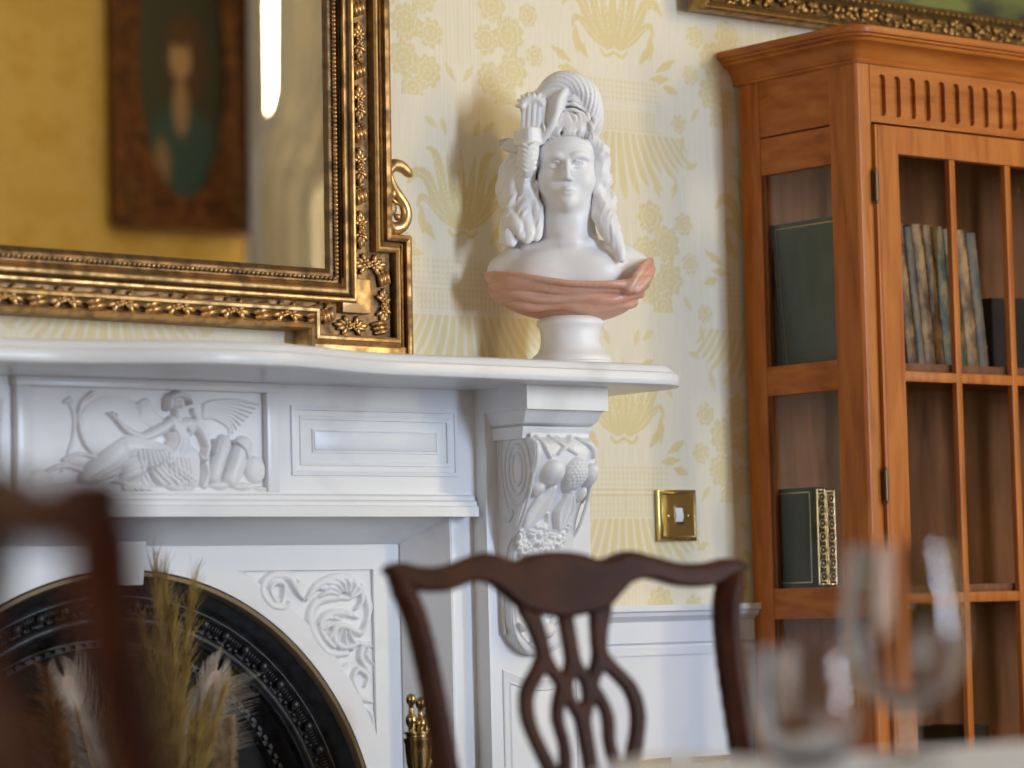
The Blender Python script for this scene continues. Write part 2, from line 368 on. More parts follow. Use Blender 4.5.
        for c in C8:
            for ax in range(3):
                if c[ax] == 0:
                    d = list(c); d[ax] = 1; d = tuple(d); g0, g1 = val[c], val[d]; cr = (g0 < 0) != (g1 < 0); t = np.where(cr, g0 / (g0 - g1 + 1e-12), 0)
                    p = np.array(c, float)[None, :].repeat(len(ii), 0); p[:, ax] += t; acc += p * cr[:, None]; cnt += cr
        V = s.lo + (ii + acc / cnt[:, None]) * s.h; Q = []
        for ax in range(3):
            sl0 = [slice(None)] * 3; sl1 = [slice(None)] * 3; sl0[ax] = slice(0, -1); sl1[ax] = slice(1, None)
            A = I[tuple(sl0)]; B = I[tuple(sl1)]; u, v = [q for q in range(3) if q != ax]
            for flip, mask in ((False, A & ~B), (True, B & ~A)):
                e = np.argwhere(mask); ok = (e[:, u] > 0) & (e[:, v] > 0) & (e[:, u] < cs.shape[u]) & (e[:, v] < cs.shape[v]); e = e[ok]
                def gi(du, dv):
                    f = e.copy(); f[:, u] -= du; f[:, v] -= dv; return idx[f[:, 0], f[:, 1], f[:, 2]]
                q = np.stack([gi(0, 0), gi(1, 0), gi(1, 1), gi(0, 1)], -1)
                if flip != (ax == 1): q = q[:, ::-1]
                Q.append(q)
        Q = np.concatenate(Q); Q = Q[(Q >= 0).all(1)]
        o = fastmesh(name, V, Q, m, parent, 180)
        if smooth_iter:
            md = o.modifiers.new('smooth', 'SMOOTH'); md.factor = .5; md.iterations = smooth_iter
        return o
# ------------------------------------------------------------------ room shell
def figure(X, Z):
    """damask figure: half-drop columns of palmette, fringed canopy and bouquets (1 = gold figure, 0 = cream ground)"""
    T = np.zeros(X.shape, np.float32)
    def put(c, M, a): T[M] = np.maximum(T[M], a * c)
    def st(x, y, P, r, a=1., soft=.0012):
        P = spline(P, 5); n = len(P); R = np.interp(np.linspace(0, 1, n), np.linspace(0, 1, len(r)), r) if hasattr(r, '__len__') else [r] * n
        best = np.full(x.shape, -9.)
        for i in range(n - 1):
            p, q = P[i], P[i + 1]; d = q - p; L = d @ d + 1e-12; t = np.clip(((x - p[0]) * d[0] + (y - p[1]) * d[1]) / L, 0, 1)
            best = np.maximum(best, R[i] + t * (R[i + 1] - R[i]) - np.hypot(x - p[0] - t * d[0], y - p[1] - t * d[1]))
        return a * np.clip(best / soft + .5, 0, 1)
    def fl(x, y, c, r, n=8, ph=0.):
        dx, dy = x - c[0], y - c[1]; d = np.hypot(dx, dy); th = np.arctan2(dy, dx) + ph
        e = r * (.74 + .26 * np.abs(np.cos(n * th / 2))); g = np.clip((e - d) / .0015 + .5, 0, 1)
        ring = np.abs(d - r * (.55 + .10 * np.abs(np.cos(n * th / 2 + .8)))); g = g * np.clip(ring / .0014 - .3, .25, 1)
        rad = np.abs(np.sin(n * th / 2)) * d; g = g * np.where(d > .55 * r, np.clip(rad / .0022, .3, 1), 1)
        return g * np.where(np.abs(d - .25 * r) < .001, .4, 1)
    per = .681
    for n in range(-12, 20):
        cx = .84 + .35 * n; base = 1.56 if n % 2 == 0 else 1.218
        m0 = np.abs(X - cx) < .22
        if not m0.any(): continue
        for k in range(-3, 4):
            z0 = base + per * k; m = m0 & (Z > z0 - .46) & (Z < z0 + .30)
            if not m.any(): continue
            x = np.abs(X[m] - cx); y = Z[m] - z0; t = np.zeros(x.shape)
            L = []
            L.append(st(x, y, [(0, .01), (0, .06), (0, .135)], [.003, .011, .001]))
            L.append(st(x, y, [(.004, .005), (.018, .06), (.030, .125)], [.003, .009, .001]))
            L.append(st(x, y, [(.008, .004), (.036, .05), (.052, .12), (.074, .135)], [.003, .0095, .009, .001]))
            L.append(st(x, y, [(.012, .003), (.05, .038), (.075, .085), (.10, .09), (.116, .07)], [.003, .010, .011, .009, .001]))
            L.append(st(x, y, [(.014, 0), (.045, .018), (.072, .045), (.088, .05), (.096, .032)], [.001, .005, .006, .006, .001]))
            tongue = np.max(L, axis=0)
            for PL in ([(0, .03), (0, .12)], [(.008, .03), (.028, .115)], [(.022, .028), (.058, .118)], [(.035, .024), (.075, .083), (.098, .088)], [(.03, .010), (.072, .043), (.086, .047)]): tongue = tongue * (1 - .75 * st(x, y, PL, .0009, 1., .001))
            L = [tongue]
            L.append(st(x, y, [(0, -.004), (.02, -.012), (.03, -.002)], .003))
            for (a, bx, l, an) in ((.06, -.02, .045, .9), (.085, -.012, .05, 1.5), (.10, -.03, .05, .5), (.085, -.045, .045, .1), (.115, -.055, .035, -.3)):
                L.append(st(x, y, [(a, bx), (a + l * .5 * math.cos(an), bx + l * .5 * math.sin(an)), (a + l * math.cos(an), bx + l * math.sin(an))], [.001, .0085, .001]))
            q = (x < .105) & (y < -.052) & (y > -.088)
            L.append(np.where(q, .75 * np.clip(1.6 - np.hypot((x / .010) % 1 - .5, (y / .010) % 1 - .5) * 4, 0, 1), 0))
            for zz in (-.094, -.103, -.140): L.append(np.where((x < .108), np.clip(1 - np.abs(y - zz) / .0016, 0, 1), 0))
            q = (x < .10) & (y < -.105) & (y > -.138); L.append(np.where(q, .6 * (((x + .5 * np.abs(((y / .012) % 1) - .5) * .012) / .009) % 1 < .5), 0))
            sl = x - (-.145 - y) * .55 * (x / .11); i = np.floor(sl / .0155); f = (sl / .0155) % 1; top = -.145; bot = -.205 - .035 * np.abs(np.sin(i * 1.3 + 1)) - .03 * (1 - (x / .12) ** 2)
            q = (sl > 0) & (sl < .150) & (y < top) & (y > bot); wdt = .40 * np.clip((y - bot) / .028, .0, 1) ** .5
            L.append(np.where(q, .85 * np.clip((wdt - np.abs(f - .5)) / .12, 0, 1), 0))
            q = (x < .055) & (y < -.24) & (y > -.40); L.append(np.where(q, .30 * ((x / .008) % 1 < .45), 0))
            for (c, r, nn, ph) in (((.075, -.292), .031, 8, 0), ((.112, -.338), .034, 9, .4), ((.06, -.352), .028, 8, .2), ((.118, -.40), .033, 8, .1), ((.068, -.418), .030, 9, 0),
                                   ((.10, -.45), .026, 8, .3), ((.155, -.30), .022, 7, .1), ((.15, -.12), .018, 7, .5), ((.168, -.37), .02, 7, .1)):
                L.append(.9 * fl(x, y, c, r, nn, ph))
            for (a, bx, l, an) in ((.13, -.255, .035, 1.2), (.10, -.255, .03, 2.), (.15, -.43, .03, -.9), (.03, -.40, .035, -2.2), (.03, .16, .03, 1.2), (.05, .17, .03, .6), (.155, -.17, .03, 1.4), (.165, -.2, .03, .4)):
                L.append(.8 * st(x, y, [(a, bx), (a + l * .5 * math.cos(an), bx + l * .5 * math.sin(an)), (a + l * math.cos(an), bx + l * math.sin(an))], [.001, .007, .001]))
            for l in L: t = np.maximum(t, l)
            T[m] = np.maximum(T[m], t)
    return T
def paper_wall(name, patches, holes_y, face, pm=None):
    """patches: (x0,x1,z0,z1,step); plane at y=holes_y"""
    V = []; Q = []; A = []; base = 0
    for (x0, x1, z0, z1, st) in patches:
        nx = max(2, int((x1 - x0) / st) + 1); nz = max(2, int((z1 - z0) / st) + 1)
        X, Z = np.meshgrid(np.linspace(x0, x1, nx), np.linspace(z0, z1, nz), indexing='ij'); idx = np.arange(nx * nz).reshape(nx, nz) + base
        V.append(np.stack([X, np.full_like(X, holes_y), Z], -1).reshape(-1, 3)); A.append(figure(X, Z).ravel())
        q = np.stack([idx[:-1, :-1], idx[1:, :-1], idx[1:, 1:], idx[:-1, 1:]], -1).reshape(-1, 4); Q.append(q if face < 0 else q[:, ::-1]); base += nx * nz
    V = np.concatenate(V); Q = np.concatenate(Q); A = np.concatenate(A)
    o = fastmesh(name, V, Q, pm or paper, None, None)
    at = o.data.attributes.new('figure', 'FLOAT', 'POINT'); at.data.foreach_set('value', A.astype(np.float32))
    return tag(o, kind='structure')
R_ = ROOM
FX, FR, FZ = .157, .483, .513          # arch centre (x), radius, centre height
paper_wall('wall_front', [(R_['x0'], -.60, 0, R_['z1'], .03), (.98, R_['x1'], 0, .90, .05), (-.60, -.42, 0, .90, .05), (.735, .98, 0, .90, .05),
                          (-.60, 1.80, .90 + .2, 2.2, .003), (.75, 1.80, .90, 1.1, .003), (-.60, -.42, .90, 1.1, .02), (-.60, 1.80, 2.2, R_['z1'], .02), (1.80, R_['x1'], .90, R_['z1'], .03)], 0, -1)
y0 = R_['y0']
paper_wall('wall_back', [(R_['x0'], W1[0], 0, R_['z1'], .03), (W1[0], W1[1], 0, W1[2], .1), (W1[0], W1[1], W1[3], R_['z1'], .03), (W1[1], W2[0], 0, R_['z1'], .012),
                         (W2[0], W2[1], 0, W2[2], .1), (W2[0], W2[1], W2[3], R_['z1'], .03), (W2[1], R_['x1'], 0, R_['z1'], .03)], y0, 1, paper_shaded)
def flat(name, V, m): return tag(pymesh(name, V, [(0, 1, 2, 3)], m), kind='structure')
flat('floor', [(R_['x0'], y0, 0), (R_['x1'], y0, 0), (R_['x1'], 0, 0), (R_['x0'], 0, 0)], floor_m)
flat('ceiling', [(R_['x0'], y0, R_['z1']), (R_['x0'], 0, R_['z1']), (R_['x1'], 0, R_['z1']), (R_['x1'], y0, R_['z1'])], plaster)
plain_paper = mat('plain_side_paper', (.26, .17, .08), .7)[0]
flat('wall_left', [(R_['x0'], 0, 0), (R_['x0'], 0, R_['z1']), (R_['x0'], y0, R_['z1']), (R_['x0'], y0, 0)], plain_paper)
flat('wall_right', [(R_['x1'], 0, 0), (R_['x1'], y0, 0), (R_['x1'], y0, R_['z1']), (R_['x1'], 0, R_['z1'])], plain_paper)
# dado, chair rail and skirting of the fireplace wall
def run_profile(name, x0, x1, prof, m=paint_w):
    """prof: (proud, z) polygon extruded along x"""
    mb = MB(); mb.poly([(-p, z) for p, z in prof], x0, x1, 'x'); return tag(mb.build(name, m, None, 30), kind='structure')
RAIL = [(0, .835), (.010, .835), (.010, .845), (.006, .849), (.006, .853), (.011, .857), (.011, .893), (.015, .897), (.024, .903), (.026, .909), (.031, .912), (.031, .922), (0, .922)]
run_profile('trim_1', 1.010, 1.90, RAIL)
run_profile('trim_2', 2.6, R_['x1'], RAIL)
mb = MB(); mb.box(1.010, 1.46, -.006, 0, .14, .836); mb.box(1.46, 1.9, -.006, 0, .14, .836)
tag(mb.build('trim_3', paint_w, None), kind='structure')
SK = [(0, 0), (.022, 0), (.022, .11), (.016, .125), (.012, .14), (0, .14)]
run_profile('baseboard_front', 1.020, 1.475, SK)
def win(i, W):
    x0, x1, z0, z1 = W; root = thing('window_%d' % i, None, None, (0, 0, 0)); root['kind'] = 'structure'
    mb = MB(); t = .05
    mb.box(x0 - t, x0, y0 - .10, y0 + .03, z0 - t, z1 + t); mb.box(x1, x1 + t, y0 - .10, y0 + .03, z0 - t, z1 + t)
    mb.box(x0, x1, y0 - .10, y0 + .03, z1, z1 + t); mb.box(x0, x1, y0 - .10, y0 + .05, z0 - t, z0)
    mb.build('window_frame', paint_w, root, 30)
    mb = MB(); nc = max(2, round((x1 - x0) / .6))
    for k in range(1, nc): xx = x0 + (x1 - x0) * k / nc; mb.box(xx - .012, xx + .012, y0 - .05, y0 - .02, z0, z1)
    zz = (z0 + z1) / 2; mb.box(x0, x1, y0 - .055, y0 - .015, zz - .02, zz + .02); mb.build('glazing_bar', paint_w, root, 30)
win(1, W1); win(2, W2)
fill_frame = thing('window_3', None, None); fill_frame['kind'] = 'structure'; xl = R_['x0']; mb = MB()      # added frame round the side fill light, no opening behind it
for ya, yb, za, zb in ((-3.42, -3.35, .63, 2.77), (-1.85, -1.78, .63, 2.77), (-3.35, -1.85, 2.70, 2.77), (-3.35, -1.85, .63, .70)): mb.box(xl, xl + .10, ya, yb, za, zb)
mb.build('window_frame', paint_w, fill_frame, 30)
curt_m = noise_mat('silvery_curtain', (.36, .34, .32), (.60, .57, .50), (20, 20, .6), 2, 3, .6)[0]
def curtain(el, er, label, y=y0 + .16, folds=9):
    """el, er: left and right edge as (z, x) tables"""
    n = 120; zs = np.linspace(.04, 3.62, 60); V = []; F = []
    for i, z in enumerate(zs):
        a = np.interp(z, [p[0] for p in el], [p[1] for p in el]); b_ = np.interp(z, [p[0] for p in er], [p[1] for p in er])
        for j in range(n):
            u = j / (n - 1); V.append((a + (b_ - a) * u, y + .035 * math.sin(u * folds * 2 * PI + .5 * math.sin(z * 2)) * (.6 + .4 * math.sin(u * 17)), z))
    for i in range(59):
        for j in range(n - 1): F.append((i * n + j, i * n + j + 1, (i + 1) * n + j + 1, (i + 1) * n + j))
    o = pymesh('curtain', V, F, curt_m, None, 180); md = o.modifiers.new('s', 'SOLIDIFY'); md.thickness = .004
    return tag(o, label, 'curtain', 'window curtains')
nt = curt_m.node_tree; pb = nt.nodes['Principled BSDF']; tr = N(nt, 'ShaderNodeBsdfTranslucent'); tr.inputs[0].default_value = (.40, .39, .37, 1); ms = N(nt, 'ShaderNodeMixShader'); ms.inputs[0].default_value = .30
nt.links.new(pb.outputs[0], ms.inputs[1]); nt.links.new(tr.outputs[0], ms.inputs[2]); nt.links.new(ms.outputs[0], nt.nodes['Material Output'].inputs[0])
curtain([(0, 4.05), (4, 4.062)], [(0, 4.13), (4, 4.138)], 'narrow grey edge curtain at the left of the reflected bay window', folds=2)
curtain([(0, 4.05), (2.2, 4.02), (2.55, 4.02), (2.68, 4.07), (2.8, 4.135), (4, 4.15)], [(0, 4.26), (2.45, 4.29), (2.6, 4.40), (4, 4.9)], 'swagged silvery curtain in the middle of the reflected bay window', y0 + .22, 5)
curtain([(0, 4.33), (2.45, 4.34), (2.6, 4.34), (4, 4.40)], [(0, 5.0), (4, 5.05)], 'broad silvery curtain at the right edge of the reflected bay window', y0 + .13, 7)
# oval portrait on the opposite wall (seen in the mirror)
pr = thing('framed_oval_portrait', 'oval portrait of a person in blue-green in a dark carved frame, reflected in the mirror', 'painting', (3.835, y0 + .02, 2.93))
oval = [(.190 * math.cos(a), .495 * math.sin(a)) for a in np.linspace(0, 2 * PI, 64, endpoint=False)]
fr_dark = noise_mat('dark_carved_frame', (.055, .018, .006), (.15, .055, .015), (1, 1, 1), 22, 5, .45, metal=.3, lo=.4, hi=.62)[0]
o = plate('frame', [rect(-.30, .30, -.60, .60), oval[::-1]], -.045, .045, fr_dark, pr, .004); o.matrix_local = Matrix.Rotation(PI, 4, 'Z')
mb = MB()
for sx in (-1, 1): mb.box(sx * .285 - .02, sx * .285 + .02, .03, .075, -.62, .62, .008)
for sz in (-1, 1): mb.box(-.30, .30, .03, .075, sz * .60 - .02, sz * .60 + .02, .008)
mb.build('frame_edge', fr_dark, pr)
for sx in (-1, 1):
    for sz in (-1, 1):
        mb = MB()
        for k in range(5): mb.ell((sx * (.235 + .02 * math.cos(k * 1.3)), .048, sz * (.51 + .04 * math.sin(k * 1.3))), (.016, .012, .022), 8, 6)
        mb.build('corner_carving', gold_dark, pr)
def portrait_mat():
    m, nt, b = mat('oil_portrait', (.02, .02, .015), .4)
    at = N(nt, 'ShaderNodeAttribute', attribute_name='paint'); nt.links.new(at.outputs['Color'], b.inputs['Base Color']); return m
V = [];F = [];C_ = []
n1 = 24; n2 = 48; V.append((0, 0, 0))
for i in range(1, n1 + 1):
    for j in range(n2): a = 2 * PI * j / n2; V.append((.195 * i / n1 * math.cos(a), 0, .50 * i / n1 * math.sin(a)))
for j in range(n2): F.append((0, 1 + j, 1 + (j + 1) % n2))
for i in range(n1 - 1):
    for j in range(n2): F.append((1 + i * n2 + j, 1 + (i + 1) * n2 + j, 1 + (i + 1) * n2 + (j + 1) % n2, 1 + i * n2 + (j + 1) % n2))
def pcol(x, z):
    z = (z + .10) / 1.12
    c = np.array((.022, .024, .012)) + .012 * max(0, x) * np.array((1, 1.2, .8)) * 4
    def mixin(q, col, s=.25):
        nonlocal c
        a = min(1, max(0, (1 - q) / s)); c = c * (1 - a) + np.array(col) * a
    mixin(((x - .0) / .17) ** 2 + ((z + .22) / .17) ** 2, (.014, .050, .055)); mixin(((x + .06) / .05) ** 2 + ((z + .26) / .08) ** 2, (.30, .20, .12)) if False else None
    mixin(((x + .03) / .10) ** 2 + ((z - .10) / .16) ** 2, (.05, .018, .008)); mixin(((x) / .038) ** 2 + ((z + .06) / .10) ** 2, (.24, .16, .09))
    mixin((x / .05) ** 2 + ((z - .10) / .072) ** 2, (.34, .21, .12)); mixin((x / .055) ** 2 + ((z - .18) / .045) ** 2, (.06, .025, .01))
    mixin(((x - .09) / .04) ** 2 + ((z + .24) / .08) ** 2, (.18, .12, .07))
    return c
o = pymesh('canvas', V, F, portrait_mat(), pr, None, loc=(0, .025, 0))
at = o.data.attributes.new('paint', 'FLOAT_COLOR', 'POINT'); at.data.foreach_set('color', np.array([(*pcol(-v[0], v[2]), 1) for v in V], np.float32).ravel())
o.rotation_euler = (0, 0, 0)

# ------------------------------------------------------------------ chimneypiece
CH = thing('chimneypiece', 'white marble chimneypiece with carved frieze, fruit-carved console and moulded shelf', 'fireplace', (FX, 0, 0))
def at_ch(o): o.parent = CH; o.matrix_parent_inverse = Matrix.Translation((-FX, 0, 0)); return o
def arc(cx, cz, r, a0, a1, n): return [(cx + r * math.cos(a), cz + r * math.sin(a)) for a in np.linspace(a0, a1, n)]
arch = [(FX - FR, 0.0)] + [(x, z) for x, z in arc(FX, FZ, FR, PI, 0, 72)] + [(FX + FR, 0.0)]
SX = .697; SL = 2 * FX - SX; HZ = 1.041
slip_out = [(SL, 0)] + [(SL, HZ), (SX, HZ), (SX, 0)]
SPR = .523; sx_, sz_ = .635, .991
def spand(sgn):
    a1 = math.acos((sx_ - FX) / SPR); a0 = math.asin((sz_ - FZ) / SPR)
    P = [(sx_, sz_)] + [(FX + SPR * math.cos(a), FZ + SPR * math.sin(a)) for a in np.linspace(a1, a0, 30)]
    return P if sgn > 0 else [(2 * FX - x, z) for x, z in P][::-1]
at_ch(plate('slip_panel', [slip_out + [(FX + FR, 0)] + arch[::-1][1:-1] + [(FX - FR, 0)], spand(1), spand(-1)], -.002, .006, marble, None, .0008))
backp = [slip_out + [(FX + FR + .004, 0)] + [(FX + (x - FX) * 1.008, z) for x, z in arch[::-1][1:-1]] + [(FX - FR - .004, 0)]]
at_ch(plate('slip_backing', backp, .004, .02, marble, None))
def spandrel(sgn):
    R = Relief(.30, .64, .72, .995, .0018); S = R.stroke; B = R.blob
    # zoom frame (220,540)-(480,768) at 3.369: converted to the wall plane by two measured anchors
    def c(zx, zy): return (.616 + .018 + (zx - 520) / 3.369 / 452 , .991 - (zy - 98) / 3.369 / 585)
    s = lambda P, r, h=.007, **k: S([c(*p) for p in P], [q / 2150 for q in r], h, **k)
    s([(520, 610), (512, 560), (490, 540), (480, 565), (500, 580)], [4, 8, 10, 9, 6], .005)
    s([(515, 520), (480, 505), (445, 470), (425, 420), (440, 395)], [6, 16, 18, 14, 5]); s([(470, 490), (455, 450), (470, 415), (500, 440), (490, 470)], [5, 12, 12, 10, 5], .009)
    s([(505, 430), (480, 380), (490, 340), (515, 345)], [5, 14, 14, 6], .009); s([(520, 400), (500, 370), (512, 330)], [4, 10, 3])
    s([(440, 365), (385, 360), (345, 310), (330, 250), (350, 200), (400, 185), (450, 190)], [8, 16, 20, 20, 18, 16, 6], .008)
    s([(400, 345), (370, 310), (360, 270), (385, 240), (430, 235), (470, 250)], [6, 14, 18, 18, 16, 8], .010)
    s([(480, 330), (430, 345), (400, 320), (405, 280), (440, 280), (480, 300), (500, 260)], [6, 12, 16, 16, 14, 14, 6], .011)
    s([(500, 270), (510, 220), (495, 170), (450, 130), (400, 125), (350, 150), (320, 190)], [8, 18, 20, 20, 18, 16, 6], .008)
    for k in range(7):
        a = .2 + k * .38; s([(430 + 20 * math.cos(a), 190 - 20 * math.sin(a)), (430 + 50 * math.cos(a + .2), 190 - 48 * math.sin(a + .2)), (430 + 75 * math.cos(a + .55), 190 - 66 * math.sin(a + .55))], [4, 11, 4], .012)
    for k in range(6):
        a = 2.6 + k * .45; s([(440 + 25 * math.cos(a), 270 - 25 * math.sin(a)), (440 + 62 * math.cos(a + .2), 270 - 62 * math.sin(a + .2)), (440 + 88 * math.cos(a + .5), 270 - 84 * math.sin(a + .5))], [4, 10, 4], .011)
    s([(455, 135), (480, 160), (485, 200), (465, 225)], [5, 12, 12, 5], .011)
    s([(310, 190), (290, 160), (270, 120), (230, 112), (195, 135), (190, 170), (215, 205), (250, 215), (270, 195)], [5, 12, 16, 18, 18, 16, 16, 12, 5], .009)
    s([(225, 195), (210, 160), (225, 135), (250, 140), (250, 175), (240, 195)], [5, 10, 12, 12, 10, 4], .011)
    s([(185, 160), (165, 130), (140, 115), (118, 125), (125, 150), (150, 150)], [4, 10, 12, 11, 9, 4], .007); s([(125, 140), (100, 115), (70, 105), (40, 101)], [5, 8, 6, 2], .005)
    s([(300, 180), (285, 150), (300, 130)], [3, 9, 4], .010)
    for p in ((430, 232), (412, 208), (365, 290), (395, 250), (248, 205), (452, 238)): B(c(*p), 5 / 1900, -.004, mode='add')
    f = (lambda U, V, H: (U, .0038 - H * .85, V)) if sgn > 0 else (lambda U, V, H: (2 * FX - U, .0038 - H * .85, V))
    at_ch(R.mesh('carved_spandrel', f, ivory_m, None, lambda U, V: np.hypot(U - FX, V - FZ) > FR + .012))
spandrel(1); spandrel(-1)
# splayed reveal, mitred at the corner
fy = -.078; w_ = .043
def splay(name, a, b, c, d): at_ch(pymesh(name, [a, b, c, d], [(0, 1, 2, 3)], marble, None)).modifiers.new('s', 'SOLIDIFY').thickness = -.01
splay('head_reveal', (SL, 0, HZ), (SX, 0, HZ), (SX + w_, fy, HZ + w_), (SL - w_, fy, HZ + w_))
splay('jamb_reveal', (SX, 0, HZ), (SX, 0, 0), (SX + w_, fy, 0), (SX + w_, fy, HZ + w_))
splay('jamb_reveal', (SL, 0, 0), (SL, 0, HZ), (SL - w_, fy, HZ + w_), (SL - w_, fy, 0))
PX0, PX1 = .786, 1.010        # pier
def mirx(x0, x1): return (2 * FX - x1, 2 * FX - x0)
for sgn in (1, -1):
    q = (lambda a, b: (a, b)) if sgn > 0 else mirx
    mb = MB(); a, b_ = q(SX + w_, PX0); mb.box(a, b_, fy, 0.03, 0, HZ + w_ + .01, .0015)
    a, b_ = q(SX + w_ + .012, PX0 - .012)
    at_ch(mb.build('inner_jamb', marble, None))
# frieze board
mb = MB(); mb.box(2 * FX - PX0, PX0, -.088, .0, 1.078, 1.281); at_ch(mb.build('frieze', marble, None))
# ledge moulding under the frieze (returns at both ends)
lp = [(0, 1.073), (.030, 1.073), (.030, 1.089), (.025, 1.091), (.025, 1.097), (.020, 1.100), (.019, 1.106), (.014, 1.109), (.014, 1.112), (0, 1.112)]
mb = MB(); mb.poly([(-.085 - p, z) for p, z in lp], 2 * FX - .768, .768, 'x'); at_ch(mb.build('ledge_moulding', marble, None, 30))
# frieze panels (stepped rectangles) left and right of the tablet
for sgn in (1, -1):
    def pr_(x0, x1, z0, z1, prof, nm):
        a, b_ = (x0, x1) if sgn > 0 else mirx(x0, x1)
        at_ch(molding([(a, z0), (a, z1), (b_, z1), (b_, z0)], [(o_, .088 + h) for o_, h in prof], True, 'wall', nm, marble))
    px0, px1, pz0, pz1 = .424, .737, 1.148, 1.239
    pr_(px0, px1, pz0, pz1, [(-.010, -.001), (-.009, .003), (-.003, .004), (-.002, .0018), (.006, .0012), (.007, .0028), (.012, .0028), (.013, -.001)], 'panel_moulding')
    pr_(px0 + .033, px1 - .033, pz0 + .029, pz1 - .029, [(-.003, -.001), (-.002, .002), (.001, .002), (.0015, -.001)], 'inner_panel_line')
    mb = MB(); a, b_ = (px0 + .035, px1 - .035) if sgn > 0 else mirx(px0 + .035, px1 - .035); mb.box(a, b_, -.0905, -.085, pz0 + .031, pz1 - .031, .001); at_ch(mb.build('raised_field', marble, None))
# central tablet with the carved reclining figure
TX0, TX1, TZ0, TZ1 = -.062, .362, 1.112, 1.266
mb = MB()
mb.box(TX0 - .024, TX1 + .024, -.102, -.08, 1.266, 1.281, .002); mb.box(TX0 - .022, TX0, -.100, -.08, 1.112, 1.267, .002); mb.box(TX1, TX1 + .022, -.100, -.08, 1.112, 1.267, .002)
at_ch(mb.build('tablet_frame', marble, None))
R = Relief(TX0, TX1, TZ0, TZ1, .0011)
def c(zx, zy):  # zoom (0,340)-(300,510) at 3.413; the wall plane is foreshortened and widens toward the left
    u = (zx - 120) / (915 - 120); return (TX0 + (TX1 - TX0) * (u * 1.04 - .04 * u * u), TZ1 - (zy - 130 - 12 * u) / (525 - 142) * (TZ1 - TZ0))
def S(P, r, h, **k): R.stroke([c(*p) for p in P], [q / 1950 for q in (r if hasattr(r, '__len__') else [r])] if hasattr(r, '__len__') else r / 1950, h, **k)
def B(p, r, h, rot=0): R.blob(c(*p), (r[0] / 1900, r[1] / 2700) if hasattr(r, '__len__') else r / 2200, h, rot)
# wings, oval disc behind the figure
el = [(345 + 62 * math.cos(a), 268 + 128 * math.sin(a)) for a in np.linspace(-1.4, 3.1, 40)]
R.blob(c(395, 275), (.062, .047), .005)
S([(325, 150), (290, 190), (280, 250), (295, 330), (330, 385)], 7, .007); S([(250, 180), (268, 240), (262, 320), (240, 400), (225, 440)], [6, 7, 6, 5, 3], .004); S([(240, 185), (255, 175)], 8, .005)
for k in range(9): S([(555 - 4 * k, 255 + 2 * k), (520 - 7 * k, 215 + 4 * k), (505 - 4 * k, 175 + 12 * k), (470 + 3 * k, 190 + 14 * k)], [6, 8, 7, 3], .006 - .0003 * k)
for k in range(9): S([(700, 190 + 6 * k), (740, 176 + 8 * k), (820 - 4 * k, 172 + 13 * k), (900 - 14 * k, 185 + 16 * k)], [5, 7, 6, 3], .005 - .0002 * k)
# body
B((600, 187), (27, 34), .017); B((606, 190), (20, 28), .020); S([(575, 165), (600, 155), (632, 165), (642, 185)], [10, 13, 12, 8], .021); S([(572, 175), (570, 205)], [12, 9], .019)
S([(602, 215), (603, 245)], [14, 18], .014)
S([(585, 262), (600, 280), (640, 275)], [24, 34, 30], .016); S([(600, 290), (610, 330), (600, 360)], [42, 36, 44], .017); B((580, 283), 17, .021); B((632, 285), 17, .021)
S([(572, 268), (520, 300), (480, 318)], [20, 18, 15], .015); S([(480, 318), (430, 290), (395, 250)], [15, 13, 8], .014); S([(395, 250), (382, 235), (368, 226)], [8, 7, 3], .012); S([(390, 240), (384, 222)], [5, 3], .012); S([(395, 245), (400, 228)], [4, 2.5], .011)
S([(665, 262), (690, 300), (705, 350)], [20, 18, 14], .014); S([(705, 350), (690, 400), (672, 380)], [14, 11, 6], .015); S([(660, 215), (668, 240), (662, 262)], [10, 9, 8], .010)
B((610, 430), (60, 75), .018); S([(600, 370), (560, 400), (470, 360), (430, 355)], [38, 46, 44, 34], .017); S([(430, 350), (380, 400), (320, 450), (290, 470)], [34, 40, 34, 16], .015)
S([(470, 380), (450, 440), (430, 500)], [36, 40, 26], .013); S([(640, 400), (640, 470), (620, 500)], [44, 40, 24], .014); S([(700, 400), (695, 470), (690, 505)], [12, 14, 14], .009)
S([(540, 420), (560, 470), (600, 505)], [36, 34, 20], .014)
rnd = random.Random(3)
for k in range(11):   # drapery folds sweeping over the legs
    t = k / 10; S([(560 - 110 * t, 372 - 8 * t), (520 - 130 * t, 420), (440 - 130 * t, 470 + 10 * math.sin(k))], [5, 8, 6], .0034, mode='add', sharp=1.)
for k in range(8):
    t = k / 7; S([(455 + 14 * k, 365), (470 + 16 * k, 430), (500 + 22 * k, 500 - 3 * k)], [4, 7, 5], .003, mode='add', sharp=1.)
for k in range(6): S([(560 + 14 * k, 395), (565 + 14 * k, 450), (590 + 10 * k, 495)], [4, 7, 5], .003, mode='add', sharp=1.)
for k in range(5): S([(590 + 8 * k, 290 + 6 * k), (600 + 9 * k, 330), (580 + 18 * k, 370)], [3, 5, 3], .002, mode='add', sharp=1.)
for k in range(4): S([(690 + 5 * k, 395), (694 + 3 * k, 450), (684 + 8 * k, 505)], [2.5, 5, 4], .003, mode='add', sharp=1.)
for k in range(5): S([(430 - 10 * k, 480), (415 + 12 * k, 500), (425 + 20 * k, 515)], [3, 6, 5], .014)
